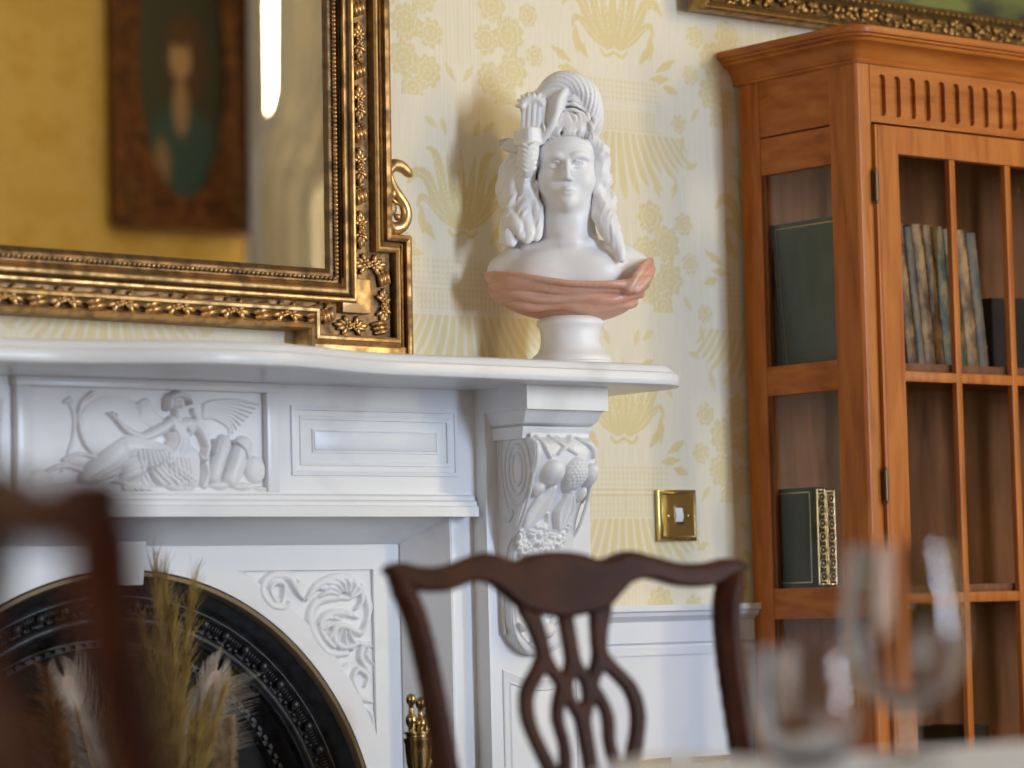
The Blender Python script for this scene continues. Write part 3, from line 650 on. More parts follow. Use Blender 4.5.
# scrolls, amphora and globe at the right
S([(765, 335), (725, 465)], [26, 26], .015, sm=1); S([(835, 350), (790, 475)], [34, 32], .014, sm=1); S([(735, 330), (722, 375)], [9, 6], .019); S([(800, 330), (830, 360), (838, 395)], [5, 6, 4], .018)
B((880, 440), (38, 60), .010); B((745, 500), (40, 20), .012); B((825, 505), (45, 20), .012); B((890, 512), (30, 12), .011)
for k in range(8): S([(740 + k * 6, 345), (700 + k * 6, 460)], 2.5, .0012, sm=1, mode='add')
B((270, 400), (35, 28), .006); S([(230, 400), (280, 380), (330, 390)], [6, 8, 4], .007); S([(180, 440), (230, 420), (290, 440)], [5, 8, 6], .006); B((160, 470), (40, 40), .005)
S([(120, 505), (300, 500), (500, 512), (700, 515), (915, 520)], [10, 16, 12, 14, 12], .007)
at_ch(R.mesh('carved_tablet', lambda U, V, H: (U, -.0885 - H * .95, V), ivory_m, None))
# shelf: serpentine front in plan, moulded edge
def shelf_front(x):
    """distance of the shelf edge from the wall"""
    t = abs(x - FX + .03)
    base = .300
    bulge = .078 * (.5 + .5 * math.cos(min(1., max(0., t - .06) / .30) * PI))
    return base + bulge
xe = 1.105
P = []; rc = .095
xs = list(np.linspace(FX, xe - rc, 90))
P = [(x, -shelf_front(x)) for x in xs]
P += [(xe - rc + rc * math.sin(a), -shelf_front(xe) + rc - rc * math.cos(a)) for a in np.linspace(.15, PI / 2, 10)] + [(xe, 0)]
full = [(2 * FX - x, y) for x, y in P[::-1]] + P[1:]
ep = [(a, b - (.003 if b < 1.30 else .0005)) for a, b in [(-.05, 1.284), (-.006, 1.284), (-.002, 1.286), (0, 1.291), (.0, 1.297), (-.002, 1.302), (-.006, 1.304), (-.010, 1.305), (-.012, 1.309), (-.014, 1.314), (-.018, 1.3165), (-.026, 1.318), (-.034, 1.319)]]
V = []; F = []; k = len(ep); n = len(full)
nrm = []
for i in range(n):
    a = np.array(full[max(i - 1, 0)]); b_ = np.array(full[min(i + 1, n - 1)]); d = b_ - a; d /= np.linalg.norm(d); nrm.append(np.array([d[1], -d[0]]))
for i in range(n):
    for (o_, z) in ep:
        q = np.array(full[i]) + nrm[i] * o_; V.append((q[0], min(q[1], 0.0), z))
for i in range(n - 1):
    for a in range(k - 1): F.append((i * k + a, i * k + a + 1, (i + 1) * k + a + 1, (i + 1) * k + a))
for i in range(n - 1):   # top and underside
    a0, a1 = i * k + k - 1, (i + 1) * k + k - 1; V.append((V[a0][0], 0, 1.3185)); 
base = n * k; V.append((V[(n - 1) * k + k - 1][0], 0, 1.3185)); m2 = len(V)
for i in range(n): V.append((V[i * k][0], 0, 1.281))
for i in range(n - 1):
    F.append((i * k + k - 1, base + i, base + i + 1, (i + 1) * k + k - 1)); F.append((i * k, (i + 1) * k, m2 + i + 1, m2 + i))
at_ch(pymesh('mantel_shelf', V, F, marble, None, 40))
# piers, capital blocks and consoles (one prototype each side)
def pier(sgn):
    a, b_ = (PX0, PX1) if sgn > 0 else mirx(PX0, PX1)
    cx = FX + sgn * (.875 - FX)
    mb = MB(); mb.box(a, b_, -.112, .0, 0, 1.281, .0015); at_ch(mb.build('pier', marble, None))
    # lower panel with a hollow arched head
    x0, x1 = a + .026, b_ - .026
    pth = [(x0, .12), (x0, .822)] + [(x0 + (x1 - x0) * t, .822 - .020 * math.sin(PI * t)) for t in np.linspace(.12, .88, 8)] + [(x1, .822), (x1, .12)]
    at_ch(molding(pth, [(-.002, .111), (0, .1145), (.004, .1135), (.012, .1125), (.015, .1145), (.0175, .111)], True, 'wall', 'pier_panel', marble, None, 25))
    mb = MB(); mb.box(a - .008, b_ + .008, -.122, 0, 0, .10, .002); at_ch(mb.build('plinth', marble, None))
    # capital: stacked mouldings
    prof = [(.0, 1.197), (.013, 1.197), (.0145, 1.204), (.017, 1.211), (.018, 1.2165), (.013, 1.2180), (.018, 1.2195), (.024, 1.224), (.030, 1.236), (.033, 1.2405), (.034, 1.242), (.041, 1.2425), (.041, 1.281)]
    V = []; F = []; h0 = .172; xx0, xx1 = cx - .064, cx + .064
    for (o_, z) in prof:
        V += [(xx0 - o_ * .62, 0, z), (xx0 - o_ * .62, -h0 - o_ * 1.25, z), (xx1 + o_ * .5, -h0 - o_ * 1.25, z), (xx1 + o_ * .5, 0, z)]
    for i in range(len(prof) - 1):
        for j in range(3): F.append((4 * i + j, 4 * i + j + 1, 4 * i + j + 5, 4 * i + j + 4))
    F.append((0, 1, 2, 3)); m_ = 4 * (len(prof) - 1); F.append((m_, m_ + 3, m_ + 2, m_ + 1))
    mbx = bmesh.new(); me = bpy.data.meshes.new('capital'); me.from_pydata(V, [], F); mbx.from_mesh(me); bmesh.ops.recalc_face_normals(mbx, faces=mbx.faces[:]); mbx.to_mesh(me); mbx.free()
    at_ch(link('capital', me, marble, None, 30))
    # console body: scrolled profile in the y-z plane
    pf = spline([(-.198, 1.199), (-.212, 1.188), (-.213, 1.165), (-.200, 1.13), (-.180, 1.10), (-.160, 1.06), (-.148, 1.01), (-.142, .96), (-.142, .90), (-.140, .86), (-.130, .845)], 5)
    ax, bx = cx - .064, cx + .064
    def half(z):   # plan width narrows to a rounded foot
        return 1. if z > .905 else math.sqrt(max(.02, 1 - ((.905 - z) / .0615) ** 2))
    V = []; F = []; n = len(pf)
    for (yy, z) in pf:
        hw = .064 * (half(z) ** 1.0 if z < .905 else 1)
        V += [(cx - hw, -.112, z), (cx - hw, yy + .004, z), (cx - hw + .004, yy, z), (cx + hw - .004, yy, z), (cx + hw, yy + .004, z), (cx + hw, -.112, z)]
    for i in range(n - 1):
        for j in range(5): F.append((6 * i + j, 6 * i + j + 1, 6 * i + 6 + j + 1, 6 * i + 6 + j))
    F.append(tuple(range(6))); F.append(tuple(range(6 * n - 6, 6 * n)))
    me = bpy.data.meshes.new('console'); me.from_pydata(V, [], F); mbx = bmesh.new(); mbx.from_mesh(me); bmesh.ops.recalc_face_normals(mbx, faces=mbx.faces[:]); mbx.to_mesh(me); mbx.free()
    at_ch(link('console', me, marble, None, 25))
    for sd in (-1, 1):   # eye of the scroll on the side faces
        mb = MB(); xf = cx + sd * .064
        for rr, hh in ((.036, .056), (.024, .040), (.014, .026)):
            pts = [(xf, -.163 + rr * math.cos(t) * .9, 1.148 + hh * math.sin(t)) for t in np.linspace(0, 2 * PI, 33)]
            mb.tube(pts, .0032, 6, False)
        mb.tube([(xf, y_, z_) for y_, z_ in spline([(-.205, 1.14), (-.19, 1.10), (-.165, 1.055), (-.135, 1.02), (-.122, .95), (-.122, .88)], 5)], .003, 6)
        mb.tube([(xf, y_, z_) for y_, z_ in spline([(-.125, 1.20), (-.122, 1.15), (-.135, 1.09), (-.15, 1.08), (-.14, 1.065), (-.125, 1.07)], 5)], .003, 6)
        at_ch(mb.build('console_scroll', marble, None, 180))
    # carving of fruit, leaves and flowers on the front
    R = Relief(-.0645, .0645, .845, 1.206, .0013)
    def c(zx, zy): return (-.064 + (zx - 203) / 192 * .128, 1.206 - (zy - 52) * .000533)
    kx = 1 / 1650.
    def S(P, r, h, **k): R.stroke([c(*p) for p in P], [q * kx for q in r], h, **k)
    def B(p, r, h, rot=0., mode='max'): R.blob(c(*p), (r[0] * kx, r[1] * kx * .75), h, rot, mode)
    S([(222, 68), (232, 105), (243, 130)], [10, 9, 5], .010); S([(262, 62), (290, 90), (330, 118)], [6, 9, 5], .009); S([(330, 62), (300, 90), (270, 118)], [6, 9, 5], .010)
    S([(350, 70), (378, 95), (382, 125)], [8, 10, 6], .012); S([(290, 75), (315, 100)], [14, 12], .007)
    B((258, 177), (38, 52), .030); B((332, 182), (38, 66), .027); B((382, 182), (26, 46), .024); B((230, 228), (22, 26), .018); B((376, 240), (18, 28), .016)
    for i in range(6):
        for j in range(9):
            q = (306 + i * 10 + (j % 2) * 5, 138 + j * 10); 
            if ((q[0] - 332) / 34) ** 2 + ((q[1] - 182) / 46) ** 2 < 1: B(q, (3.4, 5), .0025, 0, 'add')
    S([(275, 225), (262, 270), (240, 310), (222, 345)], [14, 34, 30, 6], .016); S([(335, 235), (338, 290), (332, 350)], [12, 30, 6], .016)
    S([(275, 225), (255, 280), (225, 340)], [2, 3, 2], .0185); S([(335, 235), (338, 290), (332, 350)], [2, 3, 2], .0185)
    for sx in (-1, 1):
        S([(338 + sx * 8, 245), (338 + sx * 20, 290), (334 + sx * 6, 345)], [5, 13, 4], .0175)
    def rosette(p, r, n, h):
        u0, v0 = c(*p); rr = r * kx * 1.25; d = np.hypot(R.U - u0, (R.V - v0)); th = np.arctan2(R.V - v0, R.U - u0)
        e = rr * (.70 + .30 * np.abs(np.cos(n * th / 2 + r))); g = np.clip(1 - (d / e) ** 2, 0, 1) ** .4 * (1 - .35 * np.exp(-((d - rr * .33) / (rr * .12)) ** 2)); R.H = np.maximum(R.H, h * g * (1 - .22 * (np.abs(np.sin(n * th / 2 + r)) < .18) * (d > rr * .3)))
        return
        for kk in range(n):
            a = kk * 2 * PI / n; B((p[0] + r * .62 * math.cos(a), p[1] + r * .78 * math.sin(a)), (r * .56, r * .66), h * (.86 + .14 * (kk % 2)))
        B(p, (r * .3, r * .38), h * 1.25)
    rosette((208, 368), 26, 5, .015); rosette((268, 362), 32, 6, .020); rosette((232, 402), 24, 5, .016); rosette((335, 372), 26, 6, .015); rosette((300, 410), 28, 6, .016); rosette((360, 330), 16, 5, .012); rosette((262, 440), 30, 6, .016)
    S([(350, 260), (365, 300), (362, 350)], [8, 12, 5], .010); S([(290, 300), (300, 350)], [8, 6], .010)
    S([(330, 420), (300, 470), (250, 500)], [14, 18, 8], .012); S([(350, 400), (345, 470), (320, 530)], [12, 18, 6], .011); S([(230, 450), (240, 500), (262, 540)], [8, 16, 6], .011)
    rnd = random.Random(8)
    for kk in range(16):
        x0_, z0_ = rnd.uniform(235, 360), rnd.uniform(520, 650); a = rnd.uniform(0, 6.28); L_ = rnd.uniform(25, 45)
        S([(x0_, z0_), (x0_ + L_ * .5 * math.cos(a), z0_ + L_ * .6 * math.sin(a)), (x0_ + L_ * math.cos(a + .5), z0_ + L_ * math.sin(a + .5))], [3, 13, 4], rnd.uniform(.008, .014))
    B((310, 655), (26, 30), .016); B((280, 600), (18, 24), .014)
    S([(214, 520), (214, 610), (235, 670), (300, 716), (365, 670), (385, 610), (385, 520)], [5, 5, 5, 5, 5, 5, 5], .004)
    pz = np.array([p[1] for p in pf])[::-1]; py = np.array([p[0] for p in pf])[::-1]
    def fn(U, V, H):
        hw = np.where(V > .905, 1, np.sqrt(np.clip(1 - ((.905 - V) / .0615) ** 2, .02, 1))); U2 = U * np.where(np.abs(U) > .062 * hw, hw * .062 / np.maximum(np.abs(U), 1e-5), 1) if True else U
        Hc = np.where(np.abs(U) > .0635 * hw, H * 0, H * .8); return (cx + U2, np.interp(V, pz, py) + .0006 - Hc, V)
    at_ch(R.mesh('fruit_carving', fn, ivory_m, None))
pier(1); pier(-1)
# keystone tab
mb = MB(); mb.poly([(FX - .027, .972), (FX + .027, .972), (FX + .034, HZ), (FX - .034, HZ)], -.016, .004, 'y'); at_ch(mb.build('keystone', marble, None, 30))
# ------------------------------------------------------------------ cast-iron arched insert
IN = thing('fireplace_insert', 'black cast-iron arched fireplace insert with beaded bands inside the marble', 'fireplace insert', (FX, 0, 0))
def at_in(o): o.parent = IN; o.matrix_parent_inverse = Matrix.Translation((-FX, 0, 0)); return o
def archsweep(name, prof, m, smooth=30):
    """profile (radius, depth) swept round the arch and down both legs"""
    ang = np.linspace(PI, 0, 90); V = []; F = []; k = len(prof)
    st = [('L', 0.)] + [('A', a) for a in ang] + [('R', 0.)]
    for s_, a in st:
        for (r, d) in prof:
            if s_ == 'A': V.append((FX + r * math.cos(a), d, FZ + r * math.sin(a)))
            else: V.append((FX + (-r if s_ == 'L' else r), d, 0))
    n = len(st)
    for i in range(n - 1):
        for j in range(k - 1): F.append((i * k + j, i * k + j + 1, (i + 1) * k + j + 1, (i + 1) * k + j))
    return at_in(pymesh(name, V, F, m, None, smooth))
archsweep('rim', [(.4825, .028), (.4825, .002), (.480, -.003), (.474, -.003), (.470, .004), (.468, .012)], bronze_rim)
archsweep('outer_cove', [(.469, .008), (.463, .014), (.455, .024), (.448, .030), (.4445, .031), (.4435, .025), (.4415, .025)], iron)
archsweep('ornament_band', [(.4415, .025), (.438, .030), (.422, .038), (.417, .038)], iron)
KR = .026
archsweep('round_band', [(.417, .038)] + [(.407 + .010 * math.cos(a), .042 - .012 * math.sin(a)) for a in np.linspace(0, PI, 10)] + [(.397, .055)], iron)
archsweep('inner_cove', [(.397, .055), (.392, .06), (.376, .072), (.372, .072), (.370, .066), (.364, .066), (.360, .078), (.360, .30)], iron)
bead0 = MB().ell((0, 0, 0), (.0085, .006, .0085), 10, 6).build('bead', iron, None, 180)
for i in range(31):
    a = PI * (i + .5) / 31; r = .430; o = bead0 if i == 0 else bead0.copy()
    if i: COL.objects.link(o)
    at_in(o); o.location = (FX + r * math.cos(a), .030, FZ + r * math.sin(a))
mb = MB()
for i in range(32):
    a0 = PI * i / 31
    for j in range(-2, 3):
        a = a0 + j * .0125; r0, r1 = .435, .423
        mb.tube([(FX + r * math.cos(a), .033 - .004 * (r - .423) / .012 + .003, FZ + r * math.sin(a)) for r in (r0, r1)], .0018, 5)
    for s_ in (-1, 1): mb.ell((FX + .420 * math.cos(a0 + s_ * .02), .036, FZ + .420 * math.sin(a0 + s_ * .02)), (.005, .004, .005), 8, 5)
at_in(mb.build('leaf_ornament', iron, None, 180))
mb = MB()
for i in range(64):
    a = PI * (i + .5) / 64; mb.box(-.0045, .0045, .060, .068, .3665, .3725)
    vs = mb.b.verts[-8:]; M = Matrix.Translation((FX, 0, FZ)) @ Matrix.Rotation(-(a - PI / 2), 4, 'Y'); bmesh.ops.transform(mb.b, matrix=M, verts=list(vs))
at_in(mb.build('dentil_band', iron, None, 30))
mb = MB(); mb.poly([(FX + (x - FX) * .75, max(0.001, FZ + (z - FZ) * .75) if z > .01 else .001) for x, z in arch], .08, .34, 'y'); 
bm = mb.b; bmesh.ops.delete(bm, geom=[f for f in bm.faces if abs(f.normal.y) > .9 and f.calc_center_median().y < .1], context='FACES')
at_in(mb.build('firebox', soot, None, 30))
hearth = mat('slate_hearth', (.05, .05, .055), .5)[0]
mb = MB(); mb.box(FX - .9, FX + .9, -.50, -.125, 0, .012, .003); tag(mb.build('trim_4', hearth, None), kind='structure')
# ------------------------------------------------------------------ gilt overmantel mirror
MI = thing('gilt_mirror', 'large mirror in a carved gilt ribbon-and-flower frame standing on the mantel shelf', 'mirror', (.655, -.052, 1.335), (0, math.radians(.55), 0))
MIO = Vector((.655, -.052, 1.335))
def at_mi(o): o.parent = MI; o.matrix_parent_inverse = Matrix.Translation(-MIO); return o
mx0, mx1, mz0, mz1 = 2 * .165 - .515, .515, 1.472, 2.36      # edge of the silvered glass
inner = [(mx0, mz0), (mx0, mz1), (mx1, mz1), (mx1, mz0)]           # travelled so that 'out' is the frame side
inner_r = inner[::-1]
def frame_sweep(path, prof, nm, m, sm=30, smooth=None):
    return at_mi(molding(path, [(a, b + .0) for a, b in prof], True, 'wall', nm, m, None, sm))
def orient(path):   # make sure positive offsets go outward
    A = sum(path[i][0] * path[(i + 1) % len(path)][1] - path[(i + 1) % len(path)][0] * path[i][1] for i in range(len(path)))
    return path if A > 0 else path[::-1]
inner = orient(inner)
YM = .050   # plane of the silvered glass in front of the wall
at_mi(tag(pymesh('mirror_glass', [(mx0, -YM + .002, mz0), (mx1, -YM + .002, mz0), (mx1, -YM + .002, mz1), (mx0, -YM + .002, mz1)], [(0, 1, 2, 3)], mirror_m)))
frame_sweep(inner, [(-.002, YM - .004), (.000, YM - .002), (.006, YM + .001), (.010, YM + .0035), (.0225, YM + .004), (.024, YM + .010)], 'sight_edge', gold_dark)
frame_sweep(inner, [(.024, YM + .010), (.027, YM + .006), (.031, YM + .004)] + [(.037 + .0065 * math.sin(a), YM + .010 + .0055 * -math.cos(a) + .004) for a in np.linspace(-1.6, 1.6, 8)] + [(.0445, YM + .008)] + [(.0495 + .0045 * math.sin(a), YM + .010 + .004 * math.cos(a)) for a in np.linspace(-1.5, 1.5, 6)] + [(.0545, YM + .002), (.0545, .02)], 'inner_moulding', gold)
mb = MB()   # string of beads
def beadline(p, q, s0=.0088):
    L = math.hypot(q[0] - p[0], q[1] - p[1]); n = int(L / s0)
    for i in range(n):
        t = (i + .5) / n; mb.ell((p[0] + (q[0] - p[0]) * t, -(YM + .008), p[1] + (q[1] - p[1]) * t), (.0036, .0042, .0036), 7, 5)
bo = .0163; bx0, bx1, bz0, bz1 = mx0 - bo, mx1 + bo, mz0 - bo, mz1 + bo
beadline((bx0, bz0), (bx1, bz0)); beadline((bx1, bz0), (bx1, bz1), .0068); beadline((bx0, bz0), (bx0, bz1), .0068); beadline((bx0, bz1), (bx1, bz1))
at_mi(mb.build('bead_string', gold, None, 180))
# stepped outer contour with ears at every corner
def ears(o, xin, zin, xe_, ze_, xstep, zstep):
    """crossette contour: straight runs at xin/zin, corner ears reaching xe_/ze_, ears start zstep above / xstep left of them"""
    A = [(xstep, zin), (xstep, ze_), (xe_, ze_), (xe_, zstep), (xin, zstep)]
    cx, cz = .165, (mz0 + mz1) / 2
    B = A; Bt = [(x, 2 * cz - z) for x, z in A][::-1]; Tl = [(2 * cx - x, z) for x, z in [(x, 2 * cz - z) for x, z in A]]; Bl = [(2 * cx - x, z) for x, z in A][::-1]
    return orient(B + Bt + Tl + Bl)
contour = ears(0, .651, 1.374, .690, 1.324, .484, 1.536)
band = ears(0, .612, 1.408, .652, 1.365, .498, 1.506)
mb = MB(); mb.box(.492, .680, -.046, -.03, 1.323, 1.352, .001); at_mi(mb.build('base_strip', gold, None)); at_mi(plate('back_board', [contour], -.040, .034, umber, None))
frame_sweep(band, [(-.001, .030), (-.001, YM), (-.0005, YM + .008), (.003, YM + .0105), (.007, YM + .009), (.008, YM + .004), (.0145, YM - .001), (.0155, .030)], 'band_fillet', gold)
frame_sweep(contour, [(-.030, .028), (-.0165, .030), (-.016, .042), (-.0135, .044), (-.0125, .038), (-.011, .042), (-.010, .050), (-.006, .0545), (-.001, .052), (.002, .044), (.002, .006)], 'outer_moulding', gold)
at_mi(plate('ornament_ground', [band], -(YM - .006), .012, gold_dark, None))
# ornament band: ribbon twists and flower sprays
def flower(parent=None):
    mb = MB()
    for sx in (-1, 1):
        for (dx, dz, l, an) in ((.010, .004, .012, .5), (.014, -.004, .011, -.2), (.008, -.009, .010, -1.), (.020, .001, .011, .1), (.005, .010, .009, 1.2)):
            mb.ell((sx * (dx + .006), -.004, dz), (l, .004, .0045), 8, 5, (0, -sx * an, 0))
        c0 = sx * .0075
        for k in range(6):
            a = k * PI / 3 + .3; mb.ell((c0 + .0055 * math.cos(a), -.0075, .0055 * math.sin(a) * 1.05), (.0033, .003, .0033), 7, 5)
        mb.ell((c0, -.0105, 0), (.003, .003, .003), 8, 5)
    for dx in (-.024, .024): mb.ell((dx, -.003, 0), (.011, .003, .0032), 8, 5)
    return mb.build('carved_flower', gold, parent, 180)
def ribbon(parent=None):
    mb = MB()
    for k in (-1, 0, 1):
        sh = .007
        mb.tube([(-.013 + sh * .6 * -k * .9, -.005, k * .0088 - .003), (.013 + sh * .6 * -k * .9, -.0065, k * .0088 + .003)], .0050, 8)
        mb.ell((-.013 - k * .004, -.004, k * .0088 - .003), (.006, .004, .0045), 8, 5)
    return mb.build('carved_ribbon', gold, parent, 180)
fl0 = flower(); rb0 = ribbon(); first = [True, True]
def put(proto, i, x, z, ang, s=1.):
    o = proto if first[i] else proto.copy()
    if not first[i]: COL.objects.link(o)
    first[i] = False
    at_mi(o); o.location = (x, -(YM - .006), z); o.rotation_euler = (0, ang, 0); o.scale = (s, 1, s)
bw = .0225; per = .105
bc_x = mx1 + .0545 + bw + .004; bc_z = mz0 - .0545 - bw
def runband(axis, fixed, a, b, flip=1, s=1.0):
    n = max(1, round((b - a) / per)); st = (b - a) / n
    for i in range(n):
        t0 = a + st * (i + .32); t1 = a + st * (i + .84)
        if axis == 'x': put(fl0, 0, t0, fixed, 0, s); put(rb0, 1, t1, fixed, 0, s * .95)
        else: put(fl0, 0, fixed, t0, -PI / 2, s * .93); put(rb0, 1, fixed, t1, PI / 2, s * .88)
runband('x', bc_z + .003, mx0 - .02, mx1 - .005)
runband('z', bc_x - .008, mz0 + .035, mz1 - .03, s=.95)
cxm = .165; 
runband('z', 2 * cxm - bc_x + .008, mz0 + .035, mz1 - .03, s=.95); runband('x', 2 * ((mz0 + mz1) / 2) - bc_z - .003, mx0 - .02, mx1 - .005)
for sx in (1, -1):
    X_ = (lambda x: x) if sx > 0 else (lambda x: 2 * cxm - x)
    put(fl0, 0, X_(.604), mz0 + .012, 0, 1.); put(rb0, 1, X_(.632), 1.462, PI / 2, .8); put(fl0, 0, X_(.632), 1.418, PI / 2, .85)
    put(rb0, 1, X_(.624), 1.382, 0, .8); put(fl0, 0, X_(.566), 1.382, 0, .95); put(rb0, 1, X_(.518), 1.396, PI / 2, .8); put(flower() if False else fl0, 0, X_(.514), 1.418, .5, .5)
    mb = MB(); a, b_ = sorted((X_(.543), X_(.600))); mb.box(a, b_, -(YM + .008), -.04, 1.402, 1.458, .003); at_mi(mb.build('corner_block', gold, None, 30))
# scrolled leaf applied to the side of the frame
mb = MB()
mb.tube(spline([(.640, -.035, 1.560), (.652, -.037, 1.548), (.668, -.040, 1.553), (.676, -.042, 1.570), (.672, -.042, 1.588), (.660, -.040, 1.604), (.650, -.037, 1.622), (.646, -.037, 1.640)], 4), np.interp(np.linspace(0, 1, 29), np.linspace(0, 1, 8), [.007, .011, .011, .010, .009, .009, .008, .005]), 12)
mb.tube(spline([(.643, -.035, 1.622), (.644, -.038, 1.640), (.654, -.04, 1.652), (.668, -.042, 1.650), (.680, -.044, 1.640), (.684, -.044, 1.634)], 4), np.interp(np.linspace(0, 1, 21), np.linspace(0, 1, 6), [.005, .008, .011, .010, .008, .003]), 12)
mb.ell((.656, -.044, 1.566), (.006, .006, .006)); mb.ell((.648, -.042, 1.604), (.007, .007, .009)); mb.ell((.645, -.04, 1.58), (.012, .008, .014))
mb.tube([(.640, -.04, 1.60), (.648, -.045, 1.592), (.664, -.045, 1.585)], [.003, .004, .002], 8)
mb.xform(Matrix.Translation((.010, 0, 0))); at_mi(mb.build('scroll_leaf', gold, None, 180))

# ------------------------------------------------------------------ marble bust
BU = thing('marble_bust', 'white marble bust in a plumed hat with pink marble drapery on a round socle', 'bust', (.955, -.137, 1.3185), (0, 0, -math.radians(39)))
SCB = 1.0
BU.scale = (SCB,) * 3
mb = MB(); mb.lathe([(0, 0), (.070, 0), (.0715, .004), (.0705, .009), (.067, .011), (.067, .016), (.063, .021), (.056, .026), (.0515, .035), (.0495, .047), (.0505, .061), (.0525, .068), (.0555, .071), (.0565, .076), (.055, .080), (.048, .086), (0, .088)])
mb.build('socle', statuary, BU, 40)
S = Sculpt((-.150, -.095, .120), (.150, .085, .480), .0019)
# torso
S.ell((0, .012, .150), (.124, .056, .054)); S.cap((-.085, .012, .172), (.085, .012, .172), .030, .030, .02); S.cap((-.112, .012, .158), (.112, .012, .160), .024, .024, .012)
S.ell((-.035, -.025, .150), (.05, .03, .035), .02); S.ell((.035, -.025, .150), (.05, .03, .035), .02)
S.cap((0, .012, .185), (0, .008, .24), .050, .043, .022); S.cap((0, .006, .20), (0, -.002, .275), .0445, .040, .012)
S.cap((-.012, -.038, .198), (-.07, -.018, .196), .005, .004, .012); S.cap((.012, -.038, .198), (.07, -.018, .196), .005, .004, .012)
S.cap((-.004, -.034, .20), (-.030, .0, .265), .008, .008, .014); S.cap((.004, -.034, .20), (.030, .0, .265), .008, .008, .014)
S.push((1.08, 1.06, 1.03), (0, -.002, -.003))
# head
S.ell((0, .006, .335), (.050, .062, .062), .01); S.ell((0, -.014, .300), (.0405, .043, .042), .016); S.ell((0, -.018, .275), (.026, .034, .022), .014); S.ell((0, -.030, .285), (.022, .026, .018), .010)
S.ell((0, -.046, .2665), (.0125, .011, .0115), .010); S.ell((-.024, -.030, .305), (.018, .022, .022), .012); S.ell((.024, -.030, .305), (.018, .022, .022), .012)
S.ell((0, -.030, .350), (.040, .028, .030), .016)
for sx in (-1, 1):
    S.ell((sx * .0185, -.060, .3265), (.0135, .0105, .0085), .006, 'sub'); S.ell((sx * .0185, -.0440, .3262), (.0110, .0092, .0080), .003)
    S.tube([(sx * .0075, -.053, .325), (sx * .013, -.0565, .3310), (sx * .020, -.0555, .3322), (sx * .0285, -.0495, .327)], [.0008, .0013, .0013, .0008], .0012)
    S.tube([(sx * .0085, -.0525, .324), (sx * .015, -.0545, .3215), (sx * .021, -.0535, .3215), (sx * .028, -.0495, .3255)], [.0006, .0009, .0009, .0006], .0012)
    S.tube([(sx * .006, -.057, .337), (sx * .014, -.0575, .3415), (sx * .024, -.053, .342), (sx * .034, -.044, .336)], [.0018, .0026, .0024, .0015], .006)
    S.ell((sx * .0058, -.0625, .3020), (.0038, .005, .0034), .003); S.ell((sx * .0034, -.0675, .2985), (.0014, .0028, .0009), .001, 'sub')
    S.ell((sx * .052, .006, .318), (.007, .013, .019), .004)
    S.ell((sx * .052, -.002, .318), (.0035, .008, .010), .003, 'sub')
S.cap((0, -.0575, .337), (0, -.0685, .3060), .0036, .0050, .005); S.ell((0, -.0690, .3045), (.0050, .0055, .0045), .003)
S.tube([(-.0125, -.0520, .2840), (-.006, -.0572, .2861), (-.002, -.0590, .2870), (0, -.0587, .2865), (.002, -.0590, .2870), (.006, -.0572, .2861), (.0125, -.0520, .2840)], [.0012, .0026, .0030, .0027, .0030, .0026, .0012], .0025)
S.tube([(-.0095, -.0515, .2822), (-.004, -.0558, .2808), (.004, -.0558, .2808), (.0095, -.0515, .2822)], [.0014, .0029, .0029, .0014], .003)
S.tube([(-.0140, -.0535, .2838), (-.006, -.0600, .2837), (0, -.0615, .2832), (.006, -.0600, .2837), (.0140, -.0535, .2838)], .0005, .001, 6, 'sub')
S.push()
# clean cut of the chest under the drapery edge
sl, g = S._box((-.2, -.2, 0), (.2, .2, .5)); X, Y_, Z = g
S._mix(sl, np.broadcast_to(.122 - Z + 0 * X + 0 * Y_, S.G.shape), .001, 'and')
S.mesh('figure', statuary, BU, 1).location = (0, 0, .010)
# hair as a carved mass of its own
S = Sculpt((-.140, -.095, .150), (.125, .085, .450), .0018)
S.ell((0, .024, .340), (.058, .050, .064), .01)
S.cap((-.055, .022, .35), (-.070, .012, .23), .030, .034, .012); S.cap((.052, .022, .35), (.056, .018, .25), .018, .018, .012)
L = S.lock
# image left: long locks falling behind the ear to the shoulder
L([(-.060, -.020, .350), (-.086, -.018, .315), (-.088, -.012, .275), (-.092, -.016, .240), (-.098, -.030, .212), (-.094, -.040, .197)], [.012, .017, .018, .017, .014, .006], 8, .0048, 1, .2, .8)
L([(-.050, -.028, .345), (-.070, -.028, .310), (-.066, -.022, .275), (-.074, -.030, .245), (-.066, -.038, .220), (-.070, -.042, .200)], [.008, .014, .014, .014, .012, .005], 7, .0044, 2, .2, .9)
L([(-.080, .005, .355), (-.100, .004, .320), (-.102, .0, .280), (-.090, -.004, .245), (-.104, -.012, .222), (-.108, -.018, .200)], [.010, .012, .013, .013, .010, .004], 6, .0042, 3, .25, .8)
L([(-.048, -.020, .300), (-.060, -.022, .280), (-.052, -.028, .255), (-.050, -.034, .225), (-.054, -.040, .203)], [.006, .010, .010, .009, .004], 6, .0038, 4, .2, .7)
L([(-.080, -.01, .262), (-.092, -.026, .245), (-.084, -.040, .228), (-.078, -.044, .206)], [.009, .012, .010, .004], 6, .0038, 5, .2, 1.)
L([(-.044, -.034, .356), (-.056, -.034, .335), (-.060, -.03, .312)], [.006, .010, .007], 6, .0036, 6, .2, .5)
